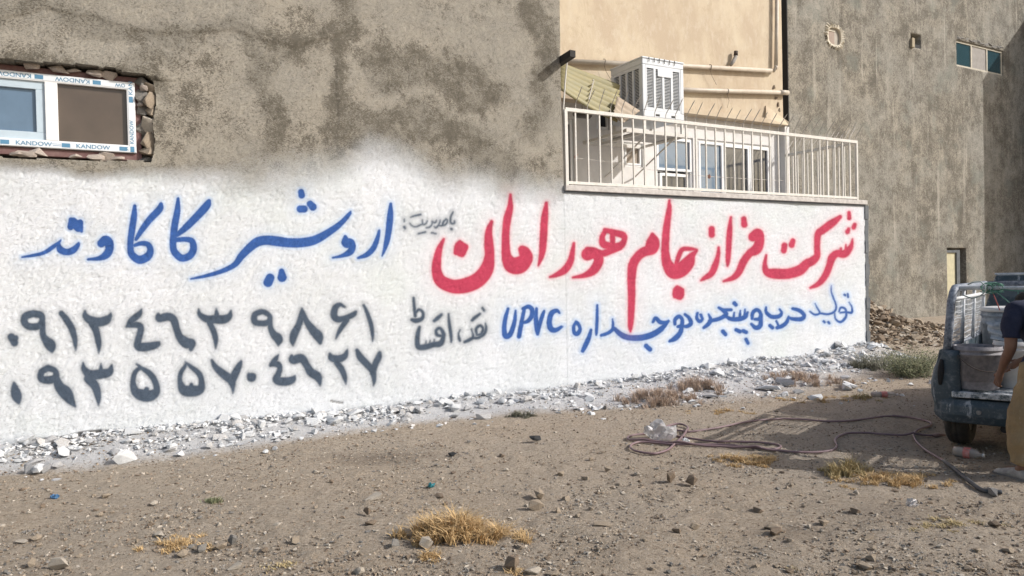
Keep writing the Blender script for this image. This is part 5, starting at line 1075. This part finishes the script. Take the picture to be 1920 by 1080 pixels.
# ---------------- single stones that can be told apart
named = [(1258,905,.11,.10,1,'tan rounded stone left of the pair in the middle of the dirt',.45),(1297,911,.12,.09,1,'brown stone right of the pair in the middle of the dirt',.4),(700,938,.16,.07,2,'pale knobbly lump lying above the big dry grass tuft',.4),(1010,935,.14,.09,0,'pale tan slab stone at the top of the stone cluster',.4),(1006,958,.13,.09,0,'tan block stone below the pale slab in the cluster',.4),
 (1046,961,.08,.04,0,'flat tan chip right of the stone cluster',.3),(1130,987,.15,.03,0,'flat tan shard lying alone right of centre',.4),(960,1068,.13,.09,1,'brown angular stone at the bottom edge of the photo',.4),(688,966,.07,.07,1,'small upright rust brown chip left of the dry grass',.4),(695,985,.10,.04,1,'dark brown bark-like chip left of the dry grass',.4),
 (298,1005,.12,.03,2,'flat cream slab lying on dirt at the lower left',.4),(110,1070,.14,.09,2,'cream block stone in the bottom left corner',.35),(380,1033,.11,.05,3,'grey-brown brick piece beside the faint grass at lower left',.4),(415,1030,.09,.05,0,'tan brick fragment right of the grey-brown piece',.4),(436,1022,.09,.07,3,'grey rounded stone right of the tan brick fragment',.4),(440,1068,.10,.05,2,'pale wedge stone near the bottom left',.4),
 (895,992,.09,.08,3,'grey stone nested in the big dry grass tuft',.4),(800,1028,.10,.08,2,'pale stone at the front of the big dry grass tuft',.4),(740,1026,.11,.06,3,'dark grey stone at the left foot of the dry grass tuft',.3),(1140,884,.08,.05,0,'tan stone alone below the hose loops',.4),(1135,768,.07,.06,3,'grey block at the end of the white wall rubble',.4),(1097,902,.08,.05,0,'tan stone right of the small rubble row',.4),(1052,893,.07,.05,0,'tan stone of the small rubble row in the dirt',.4),
 (1300,880,.07,.03,2,'cream chip under the dry grass patch',.4),(1602,895,.06,.03,2,'white chip left of the dry grass at right',.4),(1605,927,.08,.04,2,'white angular chip below the dry grass at right',.4),(1455,1003,.13,.05,1,'brown broken slab on dirt at lower right',.4),(1450,992,.14,.03,0,'long thin tan shard above the brown broken slab',.4),(1628,1012,.09,.04,0,'flat tan stone on the dirt at lower right',.4),(1620,1066,.12,.04,0,'flat tan stone at the bottom edge at right',.4),(1304,993,.07,.05,0,'little tan cube stone in the lower middle',.4),
 (60,1062,.07,.05,0,'tan pebble next to the cream block in the corner',.4),(40,1018,.11,.02,2,'thin flat pale shard near the left edge',.4),(520,985,.09,.02,2,'thin pale shard pair left of centre',.4),(1268,1000,.07,.04,1,'brown stone chip left of the little cube',.4),(1000,1078,.12,.05,2,'pale stone cut by the bottom edge of the photo',.4),(1865,989,.10,.04,1,'brown flat stone near the right edge',.4)]
for i, (px, py, w_, h_, mt, lb, lf_) in enumerate(named):
    lump('stone', px, py, w_, w_*.8, h_*1.15, M_ST[mt], lb, 'stone', 100+i % 13, lf_)
r = random.Random(77)
def far_from(px, py, pts_, d): return all((px-a)**2+((py-b)*2)**2 > d*d for a, b in pts_)
taken = [(n_[0], n_[1]) for n_ in named]+[(x, y) for x, y in HP]
def stlab(px, py, mi, w_):
    z1 = 'near the left edge' if px < 300 else 'left of the big dry grass' if px < 740 else 'around the big dry grass' if px < 1030 else 'in the open middle' if px < 1350 else 'by the right dry grass patches' if px < 1740 else 'near the right edge'
    z2 = 'far back' if py < 860 else 'halfway back' if py < 940 else 'near the front' if py < 1010 else 'at the very front'
    return ('bigger ' if w_ > .062 else 'tiny ' if w_ < .042 else 'small ')+('tan', 'brown', 'cream', 'grey')[mi]+' stone '+z2+' '+z1
cnt = 0
while cnt < 250:
    px = r.uniform(0, 1910); py = 770+310*r.random()**.8
    base = np.interp(px, [0, 480, 800, 1180, 1650, 1920], [905, 855, 805, 770, 720, 740])
    if py < base+6 or (px > 1740 and py < 920) or not far_from(px, py, taken, 22): continue
    taken.append((px, py)); cnt += 1
    big = r.random() < .12
    w_ = r.uniform(.03, .06) if not big else r.uniform(.06, .10); mi = r.choice((0, 0, 0, 1, 1, 2, 3))
    if py < 860: w_ *= 1.2
    lump('stone', px, py, w_*r.uniform(.8, 1.3), w_, w_*r.uniform(.25, .7), M_ST[mi], stlab(px, py, mi, w_), 'stone', 113+r.randrange(11), .3, group='small stones scattered on the dirt')
# ---------------- white sprayed rubble along the wall foot
def uw(u, s): p = WO+UD*u+SD*s; return float(p[0]), float(p[1])
def wrub(u, s, sx, sy, sz, mt, key, label, group=None, lift=.25, tilt=0):
    x, y = uw(u, s); o = stone_obj('rubble_stone', key, M_WST[mt]); o.location = (x, y, float(ground_z(x, y))+sz*lift); o.scale = (sx, sy, sz); o.rotation_euler = (tilt, tilt*.5, WA+(key % 7)*.4); return tag(o, label, 'rubble', group)
sp = [(620,790,.34,.12,.09,0,'long white sprayed slab leaning at the middle of the wall foot'),(70,865,.16,.14,.13,0,'upright white sprayed stone near the left end of the rubble'),(57,888,.12,.10,.12,2,'left one of two grey-white blocks before the rubble'),(88,886,.12,.10,.12,2,'right one of two grey-white blocks before the rubble'),(235,850,.24,.12,.16,0,'large flat white stone standing in the left rubble'),(110,855,.14,.08,.08,2,'purplish grey lump in the left rubble'),(590,812,.12,.12,.08,0,'square white stone below the leaning slab'),(700,775,.16,.10,.12,2,'pointed grey-white stone against the wall foot'),
      (1440,732,.52,.18,.10,0,'large white slab lying at the right part of the wall foot'),(1470,722,.36,.16,.15,2,'grey crumpled slab behind the large white slab'),(1330,745,.30,.12,.08,1,'pale half-sprayed slab in the right rubble'),(1495,738,.18,.12,.08,2,'grey stone at the right end of the large white slab'),(1560,692,.22,.14,.10,0,'white stone against the wall near its right end'),(765,778,.14,.1,.1,2,'grey faceted stone right of the pointed stone'),(395,838,.12,.1,.08,1,'brown-streaked white stone in the rubble'),(455,815,.16,.1,.1,0,'broad white stone high in the left rubble')]
for i, (px, py, a, b, c, mt, lb) in enumerate(sp):
    x, y, z = PG(px, py); u = (x-WO[0])*UD[0]+(y-WO[1])*UD[1]; s = (x-WO[0])*SD[0]+(y-WO[1])*SD[1]; wrub(u, min(s, -.03), a, b, c, mt, 130+i % 9, lb, None, .35, .15*(i % 3-1))
for i in range(275):
    u = (r.random()**1.15)*13.4-.3; wd = rub_w(u); s = -abs(r.gauss(0, .48))*wd-.02
    if s < -wd*1.3: s = -wd*r.random()
    big = r.random(); w_ = .07+.11*big**1.8
    if u > 8: w_ *= 1.4
    mi = r.choice((0, 0, 0, 0, 1, 2)) if s > -wd*.8 else r.choice((0, 0, 1, 2)); z1 = 'under the broken window' if u < 1.6 else 'below the left phone digits' if u < 3.0 else 'below the right phone digits' if u < 5 else 'below the latin letters' if u < 7.5 else 'below the small blue line' if u < 10.5 else 'near the right end of the wall'
    wrub(u, s, w_*r.uniform(.8, 1.7), w_, w_*r.uniform(.4, .85), mi, 140+r.randrange(12), ('bigger ' if w_ > .11 else 'small ')+('white', 'patchy', 'grey')[mi]+(' rubble stone against the wall ' if s > -wd*.4 else ' rubble stone at the outer edge ')+z1, 'white sprayed rubble along the wall foot', .2+.5*r.random()*max(0, 1+s/wd), r.uniform(-.4, .4))
# ---------------- masses of chips nobody could count
def mass(name, P, Sz, mats, keys, label, cat, seed=1, flat=.6):
    rg = np.random.default_rng(seed); tv, tf = [], []
    for k in keys:
        me = hull_mesh('t', k, 8, 1); v = np.array([x.co[:] for x in me.vertices]); f = [list(p.vertices) for p in me.polygons]
        f = [t_ for q in f for t_ in ([q] if len(q) == 3 else [[q[0], q[i], q[i+1]] for i in range(1, len(q)-1)])]; tv.append(v); tf.append(np.array(f)); bpy.data.meshes.remove(me)
    Vs, Fs, Ms = [], [], []; off = 0; which = rg.integers(0, len(keys), len(P)); mt = rg.integers(0, len(mats), len(P))
    for k in range(len(keys)):
        idx = np.nonzero(which == k)[0]; n = len(idx)
        if not n: continue
        ang = rg.uniform(0, 6.28, n); c, s_ = np.cos(ang), np.sin(ang); sc = Sz[idx][:, None]*rg.uniform(.6, 1.4, (n, 3))*np.array([1, 1, flat])
        v = tv[k][None]*sc[:, None, :]; x = v[..., 0]*c[:, None]-v[..., 1]*s_[:, None]; y = v[..., 0]*s_[:, None]+v[..., 1]*c[:, None]
        v = np.stack([x, y, v[..., 2]], -1)+P[idx][:, None, :]; nv = tv[k].shape[0]
        f = tf[k][None]+(np.arange(n)*nv)[:, None, None]+off; Vs.append(v.reshape(-1, 3)); Fs.append(f.reshape(-1, 3)); Ms.append(np.repeat(mt[idx], len(tf[k]))); off += n*nv
    o = fast_mesh(name, np.concatenate(Vs), np.concatenate(Fs), mats[0], None, False)
    for m_ in mats[1:]: o.data.materials.append(m_)
    o.data.polygons.foreach_set('material_index', np.concatenate(Ms).astype(np.int32)); return tag(o, label, cat, None, 'stuff')
rg = np.random.default_rng(5)
# gravel: density falls with distance
n = 90000; yy = 3.3+9.5*rg.random(n)**1.7; xx = (rg.random(n)*1.56-.78)*yy*.98+.0
keep = ((xx-WO[0])*SD[0]+(yy-WO[1])*SD[1]) < -.05; cl = fbm(xx*1.3, yy*1.3, 3, 3); keep &= rg.random(n) < sstep(.35, .62, cl)*.9+.18; xx, yy = xx[keep], yy[keep]
P = np.stack([xx, yy, ground_z(xx, yy)+.002], 1); mass('gravel', P, .008+.028*rg.random(len(P))**3.0, [M_ST[0], M_ST[1], M_ST[2], M_ST[1], M_ST[3]], (1, 2, 3, 4), 'fine gravel and stone chips strewn over the dirt lot', 'gravel', 3)
n = 5200; yy = 3.5+3.6*rg.random(n)**1.2; xx = (rg.random(n)*1.5-.75)*yy; keep = rg.random(n) < sstep(.42, .62, fbm(xx*1.1+9, yy*1.5, 23, 4))*1.0+.06; xx, yy = xx[keep], yy[keep]
P = np.stack([xx, yy, ground_z(xx, yy)+.004], 1); mass('stone_chips', P, .018+.03*rg.random(len(P))**2.0, [M_ST[0], M_ST[1], M_ST[2], M_ST[0], M_ST[3]], (13, 14, 15, 16), 'clusters of broken stone chips bedded in the foreground dirt', 'gravel', 8, .5)
n = 8500; u = rg.random(n)*17-3.5; wd = rub_w(u); s = -np.abs(rg.normal(0, .45, n))*wd
clump = sstep(.42, .6, fbm(u*1.7, s*3, 19, 3)); keep = (u < U_END+.3) & (rg.random(n) < clump+.12); u, s, wd = u[keep], s[keep], wd[keep]
xx = WO[0]+UD[0]*u+SD[0]*s; yy = WO[1]+UD[1]*u+SD[1]*s
P = np.stack([xx, yy, ground_z(xx, yy)+.01+.03*rg.random(len(u))*np.clip(1+s/wd, 0, 1)], 1); mass('white_rubble_chips', P, (.025+.085*rg.random(len(P))**2.2)*np.interp(P[:, 1], [6, 13], [1, 1.5]), [M_WST[0], M_WST[0], M_WST[0], M_WST[0], M_WST[1], M_WST[2]], (5, 6, 7, 8), 'crumbled white sprayed chips piled along the wall foot', 'rubble', 4, .5)
# ---------------- brown rubble heap behind the end of the wall
hx, hy = [], []
HC = Vector(W(U_END+1.45, S_BACK-.95, 0))
def heap_h(u, s):      # profile of the heap against the grey wall
    return .56*np.exp(-(((u-(U_END+3.0))/1.25)**2+((s-(S_BACK-.45))/.9)**2))
u = U_END+.2+rg.random(9000)*5.0; s = .2+rg.random(9000)*(S_BACK-.25); hh = heap_h(u, s); keep = rg.random(9000) < .12+hh*1.8; u, s, hh = u[keep], s[keep], hh[keep]
xx = WO[0]+UD[0]*u+SD[0]*s; yy = WO[1]+UD[1]*u+SD[1]*s
P = np.stack([xx, yy, ground_z(xx, yy)+hh*(.75+.25*rg.random(len(u)))], 1); mass('brown_rubble', P, .06+.13*rg.random(len(P))**1.8, [M_ST[0], M_ST[1], M_ST[1], M_ST[1], M_ST[2]], (9, 10, 11, 12), 'brown broken stone rubble heaped against the grey wall', 'rubble', 6, .7)
# heap core
gu_ = np.linspace(U_END-.1, U_END+6.5, 70); gs_ = np.linspace(-.2, S_BACK+.15, 40); A, Bm = np.meshgrid(gu_, gs_, indexing='ij'); A = A.ravel(); Bm = Bm.ravel()
xx = WO[0]+UD[0]*A+SD[0]*Bm; yy = WO[1]+UD[1]*A+SD[1]*Bm; zz = ground_z(xx, yy)+heap_h(A, Bm)*.9-.03+.05*(fbm(A*6, Bm*6, 15, 3)-.5)
I = np.arange(70*40).reshape(70, 40); Qh = np.stack([I[:-1, :-1], I[1:, :-1], I[1:, 1:], I[:-1, 1:]], -1).reshape(-1, 4)
tag(fast_mesh('earth_mound', np.stack([xx, yy, zz], 1), Qh, M_DIRT, None, True), 'low brown earth mound under the rubble', kind='structure')
for i in range(95):
    u = U_END+2.9+r.gauss(0, .95); s = S_BACK-.45-abs(r.gauss(0, .62))
    if u < U_END+.3: continue
    x, y = uw(u, s); w_ = r.uniform(.15, .32); o = stone_obj('rubble_stone', 160+r.randrange(12), M_ST[r.choice((0, 0, 1, 1, 1, 2))])
    o.location = (x, y, float(ground_z(x, y))+float(heap_h(u, s))*.95+.02); o.scale = (w_*r.uniform(.8, 1.3), w_, w_*.65); o.rotation_euler = (r.uniform(-.6, .6), r.uniform(-.6, .6), r.uniform(0, 3)); tag(o, ('pale', 'brown')[w_ < .18]+' broken stone '+('high up' if float(heap_h(u, s)) > .33 else 'low down')+' in the '+('left' if u < U_END+2.2 else 'middle' if u < U_END+3.2 else 'right')+' of the rubble heap', 'rubble', 'brown stones of the rubble heap')
# ---------------- dry grass and bushes
def blade_mat(name, a, b):
    t = NT(name); inf = t.n('ShaderNodeNewGeometry').outputs['Random Per Island']; t.color(t.mix(inf, a, b)).rough(.8); return t.m
M_STRAW = blade_mat('straw', (.64, .46, .235), (.42, .28, .135)); M_PALE = blade_mat('pale_straw', (.52, .42, .22), (.35, .27, .14)); M_PINKG = blade_mat('pinkish_straw', (.50, .37, .27), (.40, .33, .28)); M_GREEN = blade_mat('green_blade', (.13, .155, .08), (.25, .245, .14)); M_GRN2 = blade_mat('grey_green_weed', (.16, .165, .12), (.24, .225, .17))
def tuft(px, py, w_, d_, h_, n_, mat, label, name='dry_grass', cat='grass', seed=1, lean=.8, wid=.0028, xy=None):
    rr = random.Random(seed); x0, y0, z0 = PG(px, py) if xy is None else xy; o = MB(); ns = max(5, int(n_/45)); roots = []
    for k in range(ns):
        a = rr.uniform(0, 6.28); q = rr.random()**.75*rr.uniform(.6, 1.15); roots.append((x0+w_*q*math.cos(a), y0+d_*q*math.sin(a), (1-q*.6)*rr.uniform(.6, 1.1)))
    for i in range(n_):
        rx, ry, hs_ = rr.choice(roots); x = rx+rr.gauss(0, .018); y = ry+rr.gauss(0, .018); z = float(ground_z(x, y))-.005
        a = rr.uniform(0, 6.28); L = h_*hs_*rr.uniform(.5, 1.15); ln = rr.uniform(.15, lean)*L; dx, dy = math.cos(a)*ln, math.sin(a)*ln; wx, wy = -math.sin(a+rr.uniform(-1, 1))*wid, math.cos(a)*wid
        p0 = (x, y, z); p1 = (x+dx*.35, y+dy*.35, z+L*.55); p2 = (x+dx*1.1, y+dy*1.1, z+L*rr.uniform(.55, .95))
        o.add([(p0[0]-wx, p0[1]-wy, p0[2]), (p0[0]+wx, p0[1]+wy, p0[2]), (p1[0]+wx*.8, p1[1]+wy*.8, p1[2]), (p1[0]-wx*.8, p1[1]-wy*.8, p1[2]), p2], [(0, 1, 2, 3), (3, 2, 4)])
    return tag(o.build(name, mat), label, cat)
tuft(845, 1005, .29, .22, .21, 3200, M_STRAW, 'big tangled dry straw-coloured grass tuft in the foreground', seed=2, lean=1.1, wid=.0036)
tuft(935, 1008, .26, .12, .12, 1000, M_STRAW, 'low sprawling dry grass trailing right from the big tuft', seed=3, lean=1.8)
tuft(800, 1046, .10, .06, .07, 260, M_STRAW, 'small dry straw wisps in front of the big tuft', seed=4, lean=1.5)
tuft(330, 1022, .30, .18, .06, 700, M_STRAW, 'thin flat patch of dry grass at the lower left', seed=5, lean=1.6)
tuft(1400, 866, .36, .25, .10, 1500, M_STRAW, 'dry orange grass patch below the hose', seed=6, lean=1.3)
tuft(1590, 890, .24, .16, .19, 1200, M_PALE, 'upright pale dry grass at the edge of the truck shadow', seed=7, lean=.7)
tuft(1665, 902, .5, .26, .09, 2200, M_STRAW, 'spreading dry grass patch right of the upright pale grass', seed=8, lean=1.3)
tuft(1790, 985, .50, .2, .04, 600, M_PALE, 'sparse flattened dry grass near the lower right', seed=9, lean=1.8)
tuft(1620, 748, .28, .25, .12, 450, M_PALE, 'dry grass tuft beside the red-labelled bottle', seed=10, lean=.8)
tuft(1530, 750, .6, .4, .08, 900, M_STRAW, 'thin low dry grass strip near the right wall rubble', seed=11, lean=1.5)
tuft(1235, 752, .60, .5, .24, 2400, M_PINKG, 'pinkish dry grass growing at the wall foot', seed=12, lean=1.0)
tuft(1310, 732, .5, .4, .28, 1300, M_PINKG, 'taller pinkish dry weed against the white wall', seed=13, lean=1.0)
tuft(1510, 715, .8, .6, .22, 1700, M_PINKG, 'greyish dry weeds among the right wall rubble', seed=14, lean=1.0)
tuft(1355, 772, .5, .25, .06, 600, M_STRAW, 'faint dry grass strip above the hose', seed=15, lean=1.6)
tuft(1620, 690, .40, .18, .22, 700, M_GRN2, 'grey dusty weeds at the right end of the white wall', seed=25, lean=1.1)
tuft(402, 941, .09, .06, .07, 260, M_GREEN, 'small green grass tuft alone on the left dirt', 'green_grass', seed=16)
tuft(985, 782, .20, .12, .13, 420, M_GRN2, 'dusty grey-green weed at the middle of the wall foot', 'weed', 'weed', seed=17)
tuft(1490, 1070, .0+.06, .04, .04, 60, M_PALE, 'tiny dry grass wisp at the bottom edge of the photo', seed=18)
tuft(530, 1062, .16, .06, .04, 160, M_PALE, 'faint dry grass wisps at the bottom left of centre', seed=19, lean=1.6)
tuft(965, 1078, .10, .05, .05, 160, M_STRAW, 'dry grass wisps beside the brown angular bottom stone', seed=20, lean=1.4)
def bush(px, py, w_, d_, h_, n_, label, seed, mat, smat):
    rr = random.Random(seed); x0, y0, z0 = PG(px, py); root = thing('bush', (x0, y0, z0), label, 'bush'); st_ = MB(); lv = MB()
    for k in range(75):
        a = rr.uniform(0, 6.28); q = rr.random()**.5; bx, by = x0+w_*.45*q*math.cos(a), y0+d_*.45*q*math.sin(a); z = float(ground_z(bx, by)); H = h_*rr.uniform(.45, 1.1)*(1-.4*q); dx, dy = math.cos(a)*w_*.5*q+rr.gauss(0, .05), math.sin(a)*d_*.4*q+rr.gauss(0, .05)
        P_ = [Vector((bx+dx*t_**1.5, by+dy*t_**1.5, z+H*t_)) for t_ in (0, .35, .7, 1)]; st_.tube(P_, [.005, .004, .003, .0015], 4, False)
        for j in range(int(n_/75)):
            t_ = rr.uniform(.15, 1.02); p = Vector((bx+dx*t_**1.5, by+dy*t_**1.5, z+H*t_))+Vector((rr.gauss(0, .045), rr.gauss(0, .045), rr.gauss(0, .03))); L = rr.uniform(.012, .032); d1 = Vector((rr.gauss(0, 1), rr.gauss(0, 1), rr.gauss(.3, .8))).normalized(); d2 = d1.orthogonal().normalized()*L*.28
            lv.add([p, p+d1*L*.5+d2, p+d1*L, p+d1*L*.5-d2], [(0, 1, 2, 3)])
    st_.build('stems', smat, root)['kind'] = 'stuff'; lv.build('foliage', mat, root)['kind'] = 'stuff'
bush(1716, 706, .62, .5, .50, 9000, 'dusty green bush growing before the brown rubble heap', 3, M_GREEN, M_GRN2)
bush(1655, 672, .5, .4, .30, 3000, 'small thin grey-green weed bush at the wall corner', 5, M_GRN2, M_GRN2)
